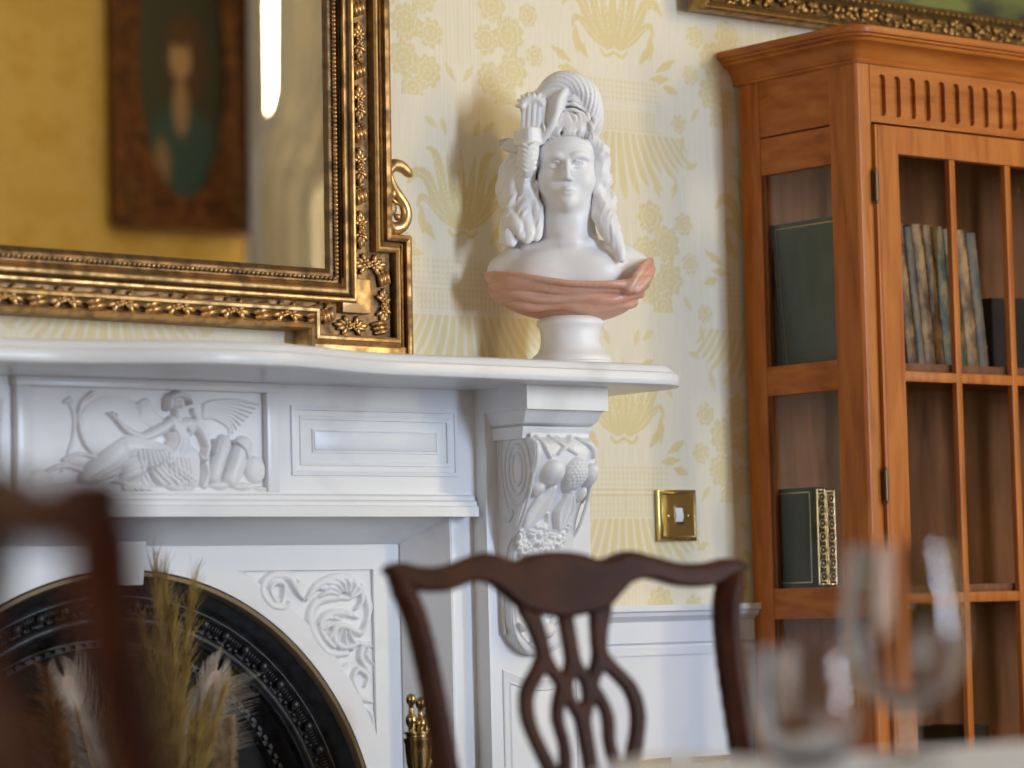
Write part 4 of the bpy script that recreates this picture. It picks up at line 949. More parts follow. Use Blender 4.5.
# image right: curls beside the cheek and a lock over the shoulder
L([(.040, -.034, .372), (.054, -.030, .352), (.060, -.022, .328), (.062, -.018, .300), (.056, -.016, .275)], [.008, .013, .013, .012, .008], 7, .0044, 7, .35, 1.6)
L([(.046, -.022, .345), (.056, -.026, .318), (.050, -.022, .292), (.058, -.020, .265), (.054, -.022, .248)], [.006, .009, .010, .012, .008], 7, .0040, 8, .35, 1.4)
L([(.050, -.012, .280), (.060, -.020, .255), (.064, -.032, .230), (.076, -.040, .205), (.084, -.045, .180), (.087, -.047, .164)], [.008, .014, .015, .013, .009, .003], 8, .0044, 9, .15, .8)
L([(.048, -.012, .262), (.052, -.028, .240), (.060, -.038, .218), (.070, -.044, .194)], [.006, .009, .010, .004], 6, .0038, 10, .2, .7)
L([(.055, .01, .300), (.068, .0, .272), (.070, -.008, .245), (.082, -.022, .215)], [.008, .012, .012, .005], 6, .0042, 12, .2, .8)
# swept-up waves above the brow
rnd = random.Random(5)
for k in range(15):
    t = k / 14; x0_ = -.040 + .084 * t; x1_ = -.034 + .082 * t + rnd.uniform(-.004, .004); arc_ = math.sqrt(max(0, 1 - ((x0_ - .002) / .060) ** 2))
    S.tube([(x0_, -.050 * arc_ - .001, .362 + .012 * arc_), (x0_ + rnd.uniform(-.004, .004), -.056 * arc_ - .003, .380), (x1_ + .003, -.050 * arc_ - .002, .398), (x1_ + rnd.uniform(-.006, .006), -.036 * arc_ - .004, .416)], [.0022, .0042, .0042, .0025], .0015)
for k in range(12):
    t = k / 11; x0_ = -.036 + .080 * t; S.tube([(x0_, -.050, .372 - abs(t - .5) * .012), (x0_ + .006 * math.sin(k * 2), -.058, .386), (x0_ - .003, -.052, .398)], [.0015, .0028, .0015], .001)
S.mesh('hair', statuary, BU, 1).location = (0, 0, .010)
# hat with plume, quills, knot and leaf
S = Sculpt((-.130, -.090, .295), (.085, .075, .490), .0018)
S.ell((-.012, .022, .398), (.058, .044, .050), .01); S.ell((.012, .010, .420), (.036, .040, .038), .01)
S.tube([(.004, -.042, .455), (-.010, -.054, .435), (-.016, -.058, .410), (-.026, -.056, .386), (-.044, -.046, .366), (-.062, -.030, .362)], [.006, .006, .006, .006, .006, .005], .003)
S.tube([(.004, -.030, .455), (-.010, -.036, .435), (-.022, -.036, .410), (-.036, -.034, .388), (-.055, -.024, .372)], [.010, .012, .012, .012, .010], .006)
for k in range(16):
    t = k / 15; P_ = [(.004, -.046, .455), (-.012, -.059, .430), (-.018, -.062, .408), (-.030, -.060, .382), (-.048, -.048, .364)]; q = spline(P_, 4)[min(16, k)]; S.ell(q, (.0026, .0026, .0026), .001)
S.ell((-.088, -.008, .366), (.027, .014, .013), .006, rot=(0, .25, 0)); S.ell((-.098, -.010, .371), (.016, .008, .008), .003, 'sub')
# plume: thick curl over the crown
pl = [(-.040, -.010, .418), (-.034, -.022, .442), (-.014, -.030, .462), (.012, -.032, .464), (.034, -.030, .448), (.044, -.024, .422), (.046, -.016, .396), (.044, -.010, .374)]
S.tube(pl, [.012, .016, .018, .019, .019, .017, .014, .007], .004)
for j in range(15):
    a = j / 15 * 2 * PI; P_ = spline(pl, 5); m_ = len(P_); pts = []
    for i, p in enumerate(P_):
        tt = P_[min(i + 1, m_ - 1)] - P_[max(i - 1, 0)]; tt = tt / np.linalg.norm(tt); u_ = np.cross(tt, [0, 1, 0]); u_ /= np.linalg.norm(u_); v_ = np.cross(tt, u_)
        rr = np.interp(i / (m_ - 1), [0, .3, .6, .85, 1], [.012, .019, .020, .016, .006]); th = a + i * .16; pts.append(p + (u_ * math.cos(th) + v_ * math.sin(th)) * rr)
    for i in range(m_ - 1): S.cap(pts[i], pts[i + 1], .0026, .0026, .0012)
for k in range(9):   # feathery filaments inside the curl
    z = .436 - k * .0075; S.tube([(-.004 + k * .0012, -.040, z + .006), (.014, -.046, z + .004 + .003 * math.sin(k)), (.034, -.040, z - .004)], [.002, .0034, .002], .001)
L = S.lock
L([(-.055, .0, .405), (-.060, -.012, .430), (-.046, -.022, .446), (-.034, -.024, .436)], [.008, .012, .011, .006], 6, .004, 31, .2, .8)
L([(-.06, .006, .41), (-.066, .0, .436), (-.052, -.004, .450)], [.007, .010, .006], 5, .004, 32, .2, .5)
for k in range(5):
    xx = -.072 + .0082 * k; S.cap((xx, -.052 - .003 * math.sin(PI * k / 4), .380), (xx + .004, -.045 - .003 * math.sin(PI * k / 4), .424 + .002 * k), .0045, .0052, .0010)
S.ell((-.055, -.028, .432), (.022, .016, .016), .006)
for k in range(8):
    a = .25 + k * .40; S.tube([(-.055 + .004 * math.cos(a), -.038, .422), (-.055 + .017 * math.cos(a), -.050, .424 + .014 * math.sin(a)), (-.055 + .026 * math.cos(a), -.038, .426 + .024 * math.sin(a))], [.003, .0048, .0028], .0012, 4)
for k in range(5): S.tube([(-.084, -.040, .3635 + k * .0050), (-.062, -.064, .362 + k * .0055), (-.038, -.048, .3645 + k * .0053)], [.0036, .0045, .0036], .001)
S.ell((-.061, -.044, .374), (.023, .015, .015), .003)
S.tube([(-.061, -.050, .362), (-.064, -.058, .343), (-.068, -.056, .326), (-.067, -.050, .312)], [.015, .0165, .0145, .006], .003)
for k in range(6):
    z = .358 - k * .0080
    for sx in (-1, 1): S.tube([(-.064 - .0006 * k, -.0755 + .0012 * k, z - .006), (-.064 + sx * .009, -.0725 + .001 * k, z), (-.064 + sx * (.0175 - .0011 * k), -.060 + .0008 * k, z + .004)], [.0030, .0034, .0024], .0008, 3)
S.mesh('plumed_hat', statuary, BU, 1).location = (0, 0, .010)
# pink drapery wrapped about the chest
S = Sculpt((-.155, -.100, .060), (.155, .095, .180), .0020)
S.ell((-.003, .004, .140), (.134, .073, .070), .005)
S.ell((.02, .0, .10), (.085, .058, .032), .012)
for k, (z0_, z1_, z2_) in enumerate(((.143, .127, .124), (.128, .110, .112), (.112, .094, .100), (.098, .080, .088), (.135, .118, .118))):
    pts = []
    for i in range(15):
        a = -1.45 + 2.9 * i / 14; t = i / 14; z = (1 - t) ** 2 * (z0_ + .012) + 2 * t * (1 - t) * (z1_ - .008) + t * t * (z2_ + .012); sc = math.sqrt(max(.05, 1 - ((z - .140) / .074) ** 2))
        pts.append((.134 * sc * math.sin(a) - .003, .004 - .073 * sc * math.cos(a), z + .003 * math.sin(i * 1.3 + k * 2)))
    S.tube(pts, [.004, .0065, .005, .007, .005], .006, 3)
S.tube([(-.139, .0, .150), (-.095, -.050, .146), (-.045, -.073, .134), (.0, -.079, .126), (.06, -.070, .124), (.100, -.052, .124)], [.006, .006, .005, .005, .006, .007], .004)
S.tube([(.096, -.055, .115), (.110, -.046, .140), (.124, -.028, .160), (.133, .0, .166)], [.008, .011, .011, .009], .005); S.tube([(.108, -.052, .112), (.128, -.036, .135), (.138, -.01, .155)], [.006, .008, .006], .004)
sl, g = S._box((-.2, -.2, 0), (.2, .2, .5)); X, Y_, Z = g
top = .0 * Z + np.interp(X.ravel(), [-.14, -.10, -.045, 0, .06, .10, .115, .135], [.155, .150, .138, .130, .128, .134, .155, .172]).reshape(X.shape)
S._mix(sl, np.broadcast_to(Z - top + 0 * Y_, S.G.shape) * .8, .002, 'and'); S._mix(sl, np.broadcast_to(.070 - Z + 0 * X + 0 * Y_, S.G.shape), .002, 'and')
S.mesh('drapery', pink, BU, 1).location = (0, 0, .010)

# ------------------------------------------------------------------ display bookcase
BX0, BX1, BY, BZ = 1.479, 2.622, -.307, 1.862
RC = .010
BK = thing('display_bookcase', 'tall cherry-wood bookcase with glazed sides and doors under a moulded cornice', 'bookcase', (BX0, 0, 0))
def at_bk(o): o.parent = BK; o.matrix_parent_inverse = Matrix.Translation((-BX0, 0, 0)); return o
YB = -.012
def bx(name, x0, x1, ya, yb, z0, z1, bev=.001, m=None): mb = MB(); mb.box(x0, x1, ya, yb, z0, z1, bev); return at_bk(mb.build(name, m or cwood, None, 30))
for side in (0, 1):
    def X2(a, b): return (a, b) if side == 0 else (BX0 + BX1 - b, BX0 + BX1 - a)
    a, b_ = X2(BX0, BX0 + .022)
    bx('rear_stile', a, b_, -.063, YB, .06, BZ)
    a2, b2 = X2(BX0, BX0 + .022)
    # front corner post with a rounded arris
    pts = [(BX0, -.240), (BX0 + .034, -.240), (BX0 + .034, BY)] + [(BX0 + RC - RC * math.sin(t), BY + RC - RC * math.cos(t)) for t in np.linspace(0, PI / 2, 9)]
    pts = pts if side == 0 else [(BX0 + BX1 - x, y) for x, y in pts][::-1]
    mb = MB(); mb.poly(pts, .06, BZ, 'z'); at_bk(mb.build('corner_post', cwood, None, 40))
    for nm, z0, z1 in (('side_panel', 1.757, BZ), ('side_rail', 1.688, 1.754), ('side_rail', 1.290, 1.342), ('side_rail', .892, .946), ('side_rail', .50, .56), ('side_panel', .10, .50)):
        o = bx(nm, a + .001, b_ - .001 if side == 0 else b_, -.240, -.063, z0, z1, .0008, cwood_h)
    for z0, z1 in ((1.342, 1.688), (.946, 1.290), (.56, .892)):
        g0, g1 = X2(BX0 + .010, BX0 + .013); bx('side_glass', g0, g1, -.240, -.063, z0, z1, 0, pane)
        s0, s1 = X2(BX0 + .004, BX0 + .010); mb = MB(); mb.box(s0, s1, -.071, -.063, z0, z1, .001); at_bk(mb.build('glazing_bead', cwood_in, None))
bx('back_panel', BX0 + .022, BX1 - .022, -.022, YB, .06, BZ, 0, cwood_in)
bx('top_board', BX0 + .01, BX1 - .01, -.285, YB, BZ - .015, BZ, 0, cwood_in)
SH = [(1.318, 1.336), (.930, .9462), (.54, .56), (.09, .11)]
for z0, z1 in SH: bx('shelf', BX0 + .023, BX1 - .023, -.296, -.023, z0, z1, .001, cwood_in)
# front: pilaster strips, fluted frieze
bx('front_strip', 1.5125, 1.5140, BY - .0012, BY + .01, 1.755, BZ)
fl = []
n_f = 26; f0 = 1.518; fp = .0381
for i in range(n_f):
    cx_ = f0 + .027 + i * fp; hw = .0082
    if cx_ + hw > BX1 - .04: break
    fl.append([(cx_ + hw * math.cos(t), 1.834 + hw * math.sin(t)) for t in np.linspace(0, PI, 8)] + [(cx_ + hw * math.cos(t), 1.777 + hw * math.sin(t)) for t in np.linspace(PI, 2 * PI, 8)])
at_bk(plate('fluted_frieze', [rect(1.5135, BX1 - .030, 1.756, BZ)] + fl, BY, .010, cwood_h, None, .0006))
bx('frieze_back', 1.512, BX1 - .030, BY + .0085, BY + .03, 1.756, BZ, 0, cwood_h)
bx('plinth', BX0 - .008, BX1 + .008, BY - .01, YB, 0, .06, .003)
bx('centre_post', 2.047, 2.069, BY + .003, BY + .03, .06, 1.752)
# cornice: ogee swept round the two sides and the front with rounded front corners
cp = [(a * .90, 1.858 + (b - 1.846) * .80) for a, b in [(0, 1.846), (.004, 1.846), (.006, 1.851), (.004, 1.855), (.006, 1.858), (.009, 1.868), (.017, 1.880), (.027, 1.887), (.033, 1.889), (.035, 1.893), (.034, 1.896), (.040, 1.899), (.041, 1.903), (.046, 1.905), (.048, 1.911), (.047, 1.918), (.044, 1.921)]]
path = [(BX0, YB + .01)] + [(BX0 + RC - RC * math.cos(t), BY + RC - RC * math.sin(t)) for t in np.linspace(0, PI / 2, 9)] + [(BX1 - RC + RC * math.sin(t), BY + RC - RC * math.cos(t)) for t in np.linspace(0, PI / 2, 9)] + [(BX1, YB + .01)]
V = []; F = []; n = len(path); k = len(cp)
for i in range(n):
    a = np.array(path[max(i - 1, 0)]); b_ = np.array(path[min(i + 1, n - 1)]); d = b_ - a; d /= np.linalg.norm(d); nn = np.array([d[1], -d[0]])
    if i in (0,): nn = np.array([-1., 0])
    if i == n - 1: nn = np.array([1., 0])
    for (o_, z) in cp:
        q = np.array(path[i]) + nn * o_; V.append((q[0], q[1], z))
for i in range(n - 1):
    for a in range(k - 1): F.append((i * k + a, i * k + a + 1, (i + 1) * k + a + 1, (i + 1) * k + a))
F.append(tuple(i * k + k - 1 for i in range(n))); F.append(tuple(i * k for i in range(n))[::-1])
at_bk(pymesh('cornice', V, F, cwood_h, None, 35))
# doors
def door(x0, hs):
    x1 = x0 + .520; z0, z1 = .11, 1.751; yf, yb = BY - .007, BY + .013; D = thing('door', None, None); D.parent = BK; D.matrix_parent_inverse = Matrix.Translation((-BX0, 0, 0))
    gx0, gx1 = x0 + .051, x1 - .043; zz = (.56, 1.699)
    MW = .0150; cw = (gx1 - gx0 - 2 * MW) / 3; holes = []; rows = [(.565, .914), (.932, 1.302), (1.320, 1.702)]
    for i in range(3):
        a = gx0 + i * (cw + MW)
        for (r0, r1) in rows: holes.append(rect(a, a + cw, r0, r1))
    def ad(o): o.parent = D; return o
    ad(plate('door_frame', [rect(x0 + .0005, x1, z0, z1), rect(gx0, gx1, rows[0][0], rows[2][1])], yf, .020, cwood, None, .0012))
    mb = MB()
    for i in (1, 2): a = gx0 + i * (cw + MW); mb.box(a - MW, a, yf + .002, yf + .014, rows[0][0], rows[2][1], .002)
    for r in (1, 2): mb.box(gx0, gx1, yf + .003, yf + .014, rows[r][0] - .018, rows[r][0], .002)
    ad(mb.build('glazing_bars', cwood, None, 30))
    mb = MB(); mb.box(gx0 - .003, gx1 + .003, BY + .0075, BY + .0095, rows[0][0] - .003, rows[2][1] + .003); ad(mb.build('door_glass', pane, None))
    mb = MB(); mb.box(x0 - .0085, x0 - .0005, BY - .0085, BY + .012, z0, z1, .003) ; ad(mb.build('hanging_stile_bead', cwood, None, 30)) if hs else mb.b.free()
    for hz in ((1.642, 1.119, .5) if hs else ()):
        mb = MB(); mb.tube([(x0 - .0095, BY - .009, hz - .026), (x0 - .0095, BY - .009, hz + .026)], .0038, 8); mb.box(x0 - .013, x0 - .006, BY - .006, BY, hz - .025, hz + .025)
        for q in (-.028, .028): mb.ell((x0 - .0095, BY - .009, hz + q), (.003, .003, .004), 8, 6)
        ad(mb.build('hinge', bronze_rim, None, 40))
door(1.5220, True); door(2.072, False)
# books
def leather(name, c1, c2, hi=.6, sc=30): return noise_mat(name, c1, c2, (1, 1, .6), sc, 6, .55, lo=.38, hi=hi)[0]
green_l = leather('green_cloth', (.035, .055, .04), (.05, .07, .05)); dgreen = leather('dark_green_leather', (.012, .022, .016), (.02, .032, .024))
tan_l = leather('worn_tan_leather', (.30, .17, .07), (.05, .025, .012), .58, 46); brown_l = leather('worn_brown_leather', (.38, .23, .10), (.07, .035, .016), .60, 38); olive_l = leather('mottled_olive_leather', (.16, .13, .06), (.02, .035, .024), .56, 52)
slate_l = leather('slate_leather', (.05, .055, .055), (.16, .12, .07), .62, 46); red_l = leather('maroon_leather', (.06, .014, .012), (.09, .02, .018)); black_l = noise_mat('black_leather', (.010, .008, .007), (.018, .014, .012), (1, 1, .6), 30, 4, .7, spec=.15)[0]
pages = noise_mat('page_edges', (.55, .45, .28), (.40, .31, .18), (1, 60, 1), 9, 3, .8)[0]; gilt_tool = mat('gilt_tooling', (.62, .47, .20), .35, .8)[0]; silver_tool = mat('pale_gilt_tooling', (.75, .72, .60), .3, .7)[0]
def book(label, x, y, z, w, d, h, m, lean=0., tool=None, bands=0, cover_rule=False, group=None, yaw=0., style=0):
    """spine towards -y; (x, y) is the spine's left bottom corner"""
    t = thing('book', label, 'book', (x, y, z), (0, -lean, yaw), group)
    c = .0025; mb = MB()
    mb.box(0, c, 0, d, 0, h, .0006); mb.box(w - c, w, 0, d, 0, h, .0006)
    pts = [(w / 2 + (w / 2) * math.cos(a), -.004 * math.sin(a)) for a in np.linspace(PI, 2 * PI, 9)]
    sp = [(w / 2 - (w / 2) * math.cos(a), -.006 * math.sin(a)) for a in np.linspace(0, PI, 9)]
    mb.poly(sp + [(w - .0005, .004), (.0005, .004)], 0, h, 'z')
    for k in range(bands):
        zb = h * (k + 1) / (bands + 1)
        mb.poly([(px * 1. + 0, py - .0016) for px, py in sp] + [(w, .001), (0, .001)], zb - .0022, zb + .0022, 'z')
    mb.build('cover', m, t, 30)
    mb = MB(); mb.box(c, w - c, .004, d - .004, .003, h - .003); mb.build('pages', pages, t)
    if tool:
        mb = MB()
        def sbar(z0, z1, o_=.0004): mb.poly([(w / 2 + (px - w / 2) * .9, py * 1. - o_) for px, py in sp] + [(w * .93, .0), (w * .07, 0)], z0, z1, 'z')
        if style == 1:
            for zz in (.004, .010, h - .006, h - .012): sbar(zz, zz + .0016)
            for k in range(7):
                zb = .018 + (h - .036) * k / 6
                mb.tube([(w / 2 + .30 * w * math.cos(a), -.0068, zb + .30 * w * math.sin(a)) for a in np.linspace(0, 2 * PI, 13)], .0009, 5)
                mb.ell((w / 2, -.0068, zb), (.0016, .001, .0022), 6, 4)
            for sx in (.14, .86): mb.box(w * sx - .0012, w * sx + .0012, -.0052, -.002, .004, h - .004)
        else:
            for k in range(bands + 1):
                zb = h * (k + .5) / (bands + 1); mb.box(w * .3, w * .7, -.0066, -.004, zb - .001, zb + .001)
            for zz in (.004, h - .006): sbar(zz, zz + .0012)
        if cover_rule:
            r = .0008
            for (ya, yb, za, zb_) in ((.010, .0112, .008, h - .008), (d - .010, d - .0088, .008, h - .008), (.010, d - .009, .008, .0092), (.010, d - .009, h - .0092, h - .008)): mb.box(-.0004, .0005, ya, yb, za, zb_)
        mb.build('gilt_tooling', tool, t)
    return t
ZS = 1.3362
book('large green clothbound book leaning flat against the side glass on the upper shelf', 1.521, -.243, ZS + .001, .028, .178, .262, green_l, .085, gilt_tool, 0, True)
specs = [('worn tan leather book beside the large green one on the upper shelf', .0245, .250, tan_l, 4), ('narrow slate-brown book, second of the visible leaning row', .020, .246, slate_l, 5), ('scuffed light tan book with a dark blot, middle of the leaning row', .0275, .252, brown_l, 5),
         ('reddish-brown leather book in the leaning row left of the glazing bar', .022, .252, tan_l, 4), ('mottled olive book behind the first glazing bar of the upper row', .030, .250, olive_l, 5), ('dark spotted green-brown book behind the first glazing bar', .028, .248, olive_l, 4),
         ('tan book with gilt bands just right of the first glazing bar', .030, .248, brown_l, 6), ('last grey-blue book at the right end of the leaning row', .026, .244, slate_l, 6)]
book('worn tan leather book hidden behind the left door stile, upper shelf', 1.560, -.262, ZS + .001, .030, .19, .245, tan_l, .105, None, 4)
book('brown leather book next to the one behind the left door stile, upper shelf', 1.592, -.262, ZS + .001, .028, .19, .248, brown_l, .105, None, 4)
xx = 1.632
for lb, wd, hh, mm, bn in specs:
    book(lb, xx, -.262, ZS + .001, wd, .19, hh, mm, .105, None, bn, False, 'old leather books leaning on the upper shelf'); xx += wd * 1.01 + .0005
book('black box-like volume standing at the right of the upper shelf', 1.872, -.25, ZS + .001, .052, .16, .130, black_l, 0.)
book('black volume next to the other at the right of the upper shelf', 1.926, -.25, ZS + .001, .060, .16, .132, black_l, 0.)
ZS2 = .9462
book('dark green book with gilt cover rule against the side glass on the middle shelf', 1.505, -.146, ZS2 + .001, .026, .122, .177, dgreen, 0, silver_tool, 0, True, None, 0, 1)
book('maroon book with pale gilt spine next to the dark green one', 1.5345, -.140, ZS2 + .001, .026, .112, .175, red_l, 0, silver_tool, 0, False, None, 0, 1)
for k, (xk, wk, hk, lb) in enumerate(((1.74, .05, .10, 'small dark book low on the bottom visible shelf'), (1.80, .06, .13, 'taller dark book low on the bottom visible shelf'))):
    book(lb, xk, -.22, .561, wk, .14, hk, black_l)

# ------------------------------------------------------------------ large picture above the bookcase
PT = thing('landscape_painting', 'landscape painting in a broad gilt frame hanging above the bookcase, lower edge in view', 'painting', (1.351, -.022, 1.982), (math.radians(4), 0, 0))
fw = .068; PW, PH = 1.5, 1.0
pin = orient([(fw, fw), (PW - fw, fw), (PW - fw, PH - fw), (fw, PH - fw)])
o = molding(pin, [(0, .004), (0, .016), (.003, .020), (.007, .018), (.010, .021), (.022, .028), (.025, .032), (.027, .029), (.052, .037), (.055, .041), (.060, .038), (.064, .040), (.067, .035), (.068, .028), (.068, .0)], True, 'wall', 'frame', gold_pic, PT, 35)
mb = MB(); rnd = random.Random(4)
def leaf_run(ax, fixed, a, b):
    n = int((b - a) / .017)
    for i in range(n):
        t = a + (b - a) * (i + .5) / n
        for q in range(3):
            o1 = rnd.uniform(-.012, .012); p = (t + rnd.uniform(-.006, .006), fixed + o1) if ax == 'x' else (fixed + o1, t + rnd.uniform(-.006, .006))
            mb.ell((p[0], -.036 + rnd.uniform(-.002, .003) , p[1]), (rnd.uniform(.005, .012), .006, rnd.uniform(.004, .007)), 7, 5, (0, rnd.uniform(-1.2, 1.2), 0))
leaf_run('x', .029, .02, PW - .02); leaf_run('z', .029, .03, PH - .03); leaf_run('z', PW - .029, .03, PH - .03)
mb.build('carved_leaf_band', gold_pic, PT, 180)
mb = MB(); n = int((PW - 2 * fw) / .016)
for i in range(n): mb.ell((fw + (PW - 2 * fw) * (i + .5) / n, -.021, fw - .010), (.006, .003, .003), 7, 5)
mb.build('inner_bead_run', gold_pic, PT, 180)
oil = noise_mat('oil_landscape', (.012, .02, .02), (.12, .14, .035), (1, 1, 1.6), 5, 5, .3, lo=.42, hi=.6)[0]
pymesh('canvas', [(fw - .01, -.008, fw - .01), (PW - fw + .01, -.008, fw - .01), (PW - fw + .01, -.008, PH - fw + .01), (fw - .01, -.008, PH - fw + .01)], [(0, 1, 2, 3)], oil, PT)

# ------------------------------------------------------------------ brass switch and sockets
def plate_thing(name, label, cat, x0, x1, z0, z1, group=None, kind='switch'):
    t = thing(name, label, cat, ((x0 + x1) / 2, 0, (z0 + z1) / 2), (0, 0, 0), group); hx, hz = (x1 - x0) / 2, (z1 - z0) / 2
    mb = MB(); mb.box(-hx, hx, -.010, -.0005, -hz, hz, .0015); mb.build('pattress', brass, t, 30)
    V = []; 
    prof = [(0, .010), (.001, .0125), (.003, .0138), (.006, .0128), (.008, .0125)]
    o = molding(orient([(-hx + .003, -hz + .003), (hx - .003, -hz + .003), (hx - .003, hz - .003), (-hx + .003, hz - .003)]), [(-a, b) for a, b in prof][::-1], True, 'wall', 'face_plate_rim', brass, t, 50)
    mb = MB(); mb.box(-hx + .008, hx - .008, -.0128, -.008, -hz + .008, hz - .008); mb.build('face_plate', brass, t)
    if kind == 'switch':
        mb = MB(); mb.box(-.0105, .0105, -.0135, -.012, -.0165, .0165, .0005); mb.build('switch_surround', brass_old, t)
        mb = MB(); mb.poly([(-.013, -.013), (-.0165, -.002), (-.0140, .013), (-.012, .013), (-.012, -.013)], -.0085, .0085, 'x'); mb.build('rocker', paint_w, t)
        for sx in (-1, 1): mb = MB(); mb.ell((sx * .024, -.0125, -.001), (.0032, .0016, .0032)); mb.build('screw', brass, t, 180)
    else:
        for sx in ((-1, 1) if kind == 'double' else (0,)):
            mb = MB(); c0 = sx * hx * .48
            mb.box(c0 - .014, c0 + .014, -.0135, -.011, -.020, .010, .001); mb.build('socket_insert', black_l, t)
            mb = MB(); mb.box(c0 - .007 + sx * .012, c0 + .007 + sx * .012, -.016, -.012, .014, .030, .001); mb.build('rocker', paint_w, t)
    return t
plate_thing('light_switch', 'polished brass light switch with white rocker on the wallpaper above the dado', 'light switch', 1.257, 1.347, 1.034, 1.124)
plate_thing('wall_socket', 'brass double wall socket on the dado, the one nearer the fireplace', 'wall socket', 1.139, 1.272, .572, .656, None, 'double')
plate_thing('wall_socket', 'brass wall socket on the dado, the one nearer the bookcase', 'wall socket', 1.315, 1.416, .572, .654, None, 'double')

# ------------------------------------------------------------------ brass fire-iron stand
FT = thing('fire_tool_stand', 'brass companion set of fire tools standing by the marble jamb', 'fire tools', (.600, -.175, .012))
mb = MB(); mb.lathe([(0, 0), (.075, 0), (.077, .006), (.070, .012), (.05, .018), (.02, .026), (.010, .04), (.008, .06), (.008, .66), (.012, .67), (.007, .68), (.010, .70), (.004, .74), (0, .745)]); mb.build('stand', brass_old, FT, 40)
def tool(x, y, dz, nm):
    t = MB(); t.lathe([(0, .04), (.0045, .05), (.0045, .62), (.008, .63), (.0085, .640), (.006, .645), (.0075, .655), (.014, .672), (.0185, .692), (.0205, .712), (.021, .722), (.0225, .725), (.0225, .730), (.019, .732), (.019, .735), (.0215, .737), (.0215, .740), (.012, .742), (.007, .745), (0, .746)], (x, y, dz), 24)
    t.build(nm, brass_old, FT, 50)
    for sx, hh in ((-.0095, .0), (.0085, -.006)):
        k = MB(); k.lathe([(0, .740), (.0055, .742), (.005, .747), (.0085, .752), (.0095, .758), (.0085, .764), (.0045, .768), (.0035, .776), (.004, .781), (.0065, .784), (.0080, .790), (.0065, .797), (0, .800)], (x + sx, y + .003, dz + hh), 16)
        k.build('finial', brass_old, FT, 60)
tool(-.030, -.02, -.018, 'poker'); tool(.022, .006, -.020, 'tongs')
mb = MB(); mb.tube([(-.04, 0, .60), (-.02, -.03, .607), (.0, -.02, .61), (.02, -.03, .607), (.045, 0, .60)], .0035, 8); mb.build('hanging_hook', brass_old, FT, 180)

# ------------------------------------------------------------------ dried grasses and feathers in the hearth
VS = tag(None or MB().lathe([(0, 0), (.07, 0), (.10, .05), (.115, .13), (.10, .21), (.06, .26), (.05, .30), (.06, .34), (.055, .34), (.045, .30), (.05, .26), (.09, .20), (.10, .13), (.09, .06), (0, .02)], (0, 0, 0)).build('hearth_vase', mat('stoneware', (.25, .2, .15), .6)[0], None, 60), 'stoneware vase standing on the hearth holding dried grasses', 'vase')
VS.location = (.10, -.23, .0125)
VC = Vector((.10, -.23, .345))
def strips(name, blades, m, parent):
    """blades: list of (points, width) drawn as thin tapered three-sided reeds"""
    V = []; F = []
    for pts, wd in blades:
        pts = [np.array(p, float) for p in pts]; n = len(pts); b0 = len(V); t = pts[-1] - pts[0]; t /= np.linalg.norm(t) + 1e-9
        a = np.cross(t, [.3, .8, .5]); a /= np.linalg.norm(a) + 1e-9; c_ = np.cross(t, a)
        for i, p in enumerate(pts):
            r = wd * (1 - .8 * i / (n - 1))
            for q in range(3): V.append(p + (a * math.cos(q * 2.094) + c_ * math.sin(q * 2.094)) * r)
        for i in range(n - 1):
            for q in range(3): F.append((b0 + 3 * i + q, b0 + 3 * i + (q + 1) % 3, b0 + 3 * i + 3 + (q + 1) % 3, b0 + 3 * i + 3 + q))
    return fastmesh(name, np.array(V), np.array(F), m, parent, 180)
straw = noise_mat('olive_straw', (.40, .27, .07), (.26, .16, .035), (1, 1, 1), 30, 2, .7)[0]; tan_f = noise_mat('tan_plume', (.48, .34, .20), (.36, .23, .12), (1, 1, 1), 30, 2, .8)[0]
rust = noise_mat('rust_plume', (.22, .09, .025), (.13, .05, .015), (1, 1, 1), 30, 2, .8)[0]; pale = noise_mat('pale_feather', (.44, .37, .30), (.34, .28, .23), (1, 1, 1), 30, 2, .7)[0]; eye_m = mat('feather_eye', (.33, .23, .18), .6)[0]
def stem(top, t):
    L = np.array(top) - np.array(t.location); mb = MB(); b0 = np.array(VC) - np.array(t.location) - np.array([0, 0, .15])
    mb.tube([b0, b0 + np.array([0, 0, .15]), L * .6 + b0 * .2, L], [.002, .002, .0016, .001], 6); mb.build('stem', straw, t, 180)
def plume(name, label, base, tips, width, n, m, length, droop, seed, wd=.0006, up=.9, catname='dried grass'):
    """tips: ends of the branching axes; the fibres rise off each axis and bend outward"""
    t = thing(name, label, catname, tuple(VC + Vector((0, 0, -.02)))); rnd = random.Random(seed); base = np.array(base, float); bl = []; o_ = np.array(t.location)
    if not hasattr(tips[0], '__len__'): tips = [tips]
    for i in range(n):
        tip = np.array(tips[i % len(tips)], float); ctrl = (base + tip) / 2 + np.array([(base[0] - tip[0]) * .22, 0, 0]); s_ = rnd.random() ** .85
        P = lambda q: (1 - q) ** 2 * base + 2 * q * (1 - q) * ctrl + q * q * tip
        p = P(s_); ax = P(min(1, s_ + .05)) - P(s_ - .05); ax /= np.linalg.norm(ax); a = rnd.uniform(0, 2 * PI)
        w_ = width * (.35 + .65 * (1 - s_) ** .7) * rnd.uniform(.2, 1.); out = np.array([math.cos(a), math.sin(a) * .7, 0]); l = length * rnd.uniform(.5, 1.15) * (1 - .35 * s_)
        q1 = p + ax * l * up * .4 + out * w_ * .25; q2 = p + ax * l * up * .75 + out * w_ * .65; q3 = p + ax * l * up + out * w_ * 1.25 + np.array([droop * l, 0, -abs(droop) * l * .35]) * rnd.random()
        bl.append(([p - o_, q1 - o_, q2 - o_, q3 - o_], wd * rnd.uniform(.6, 1.2)))
    strips('plume', bl, m, t); stem(base, t); return t
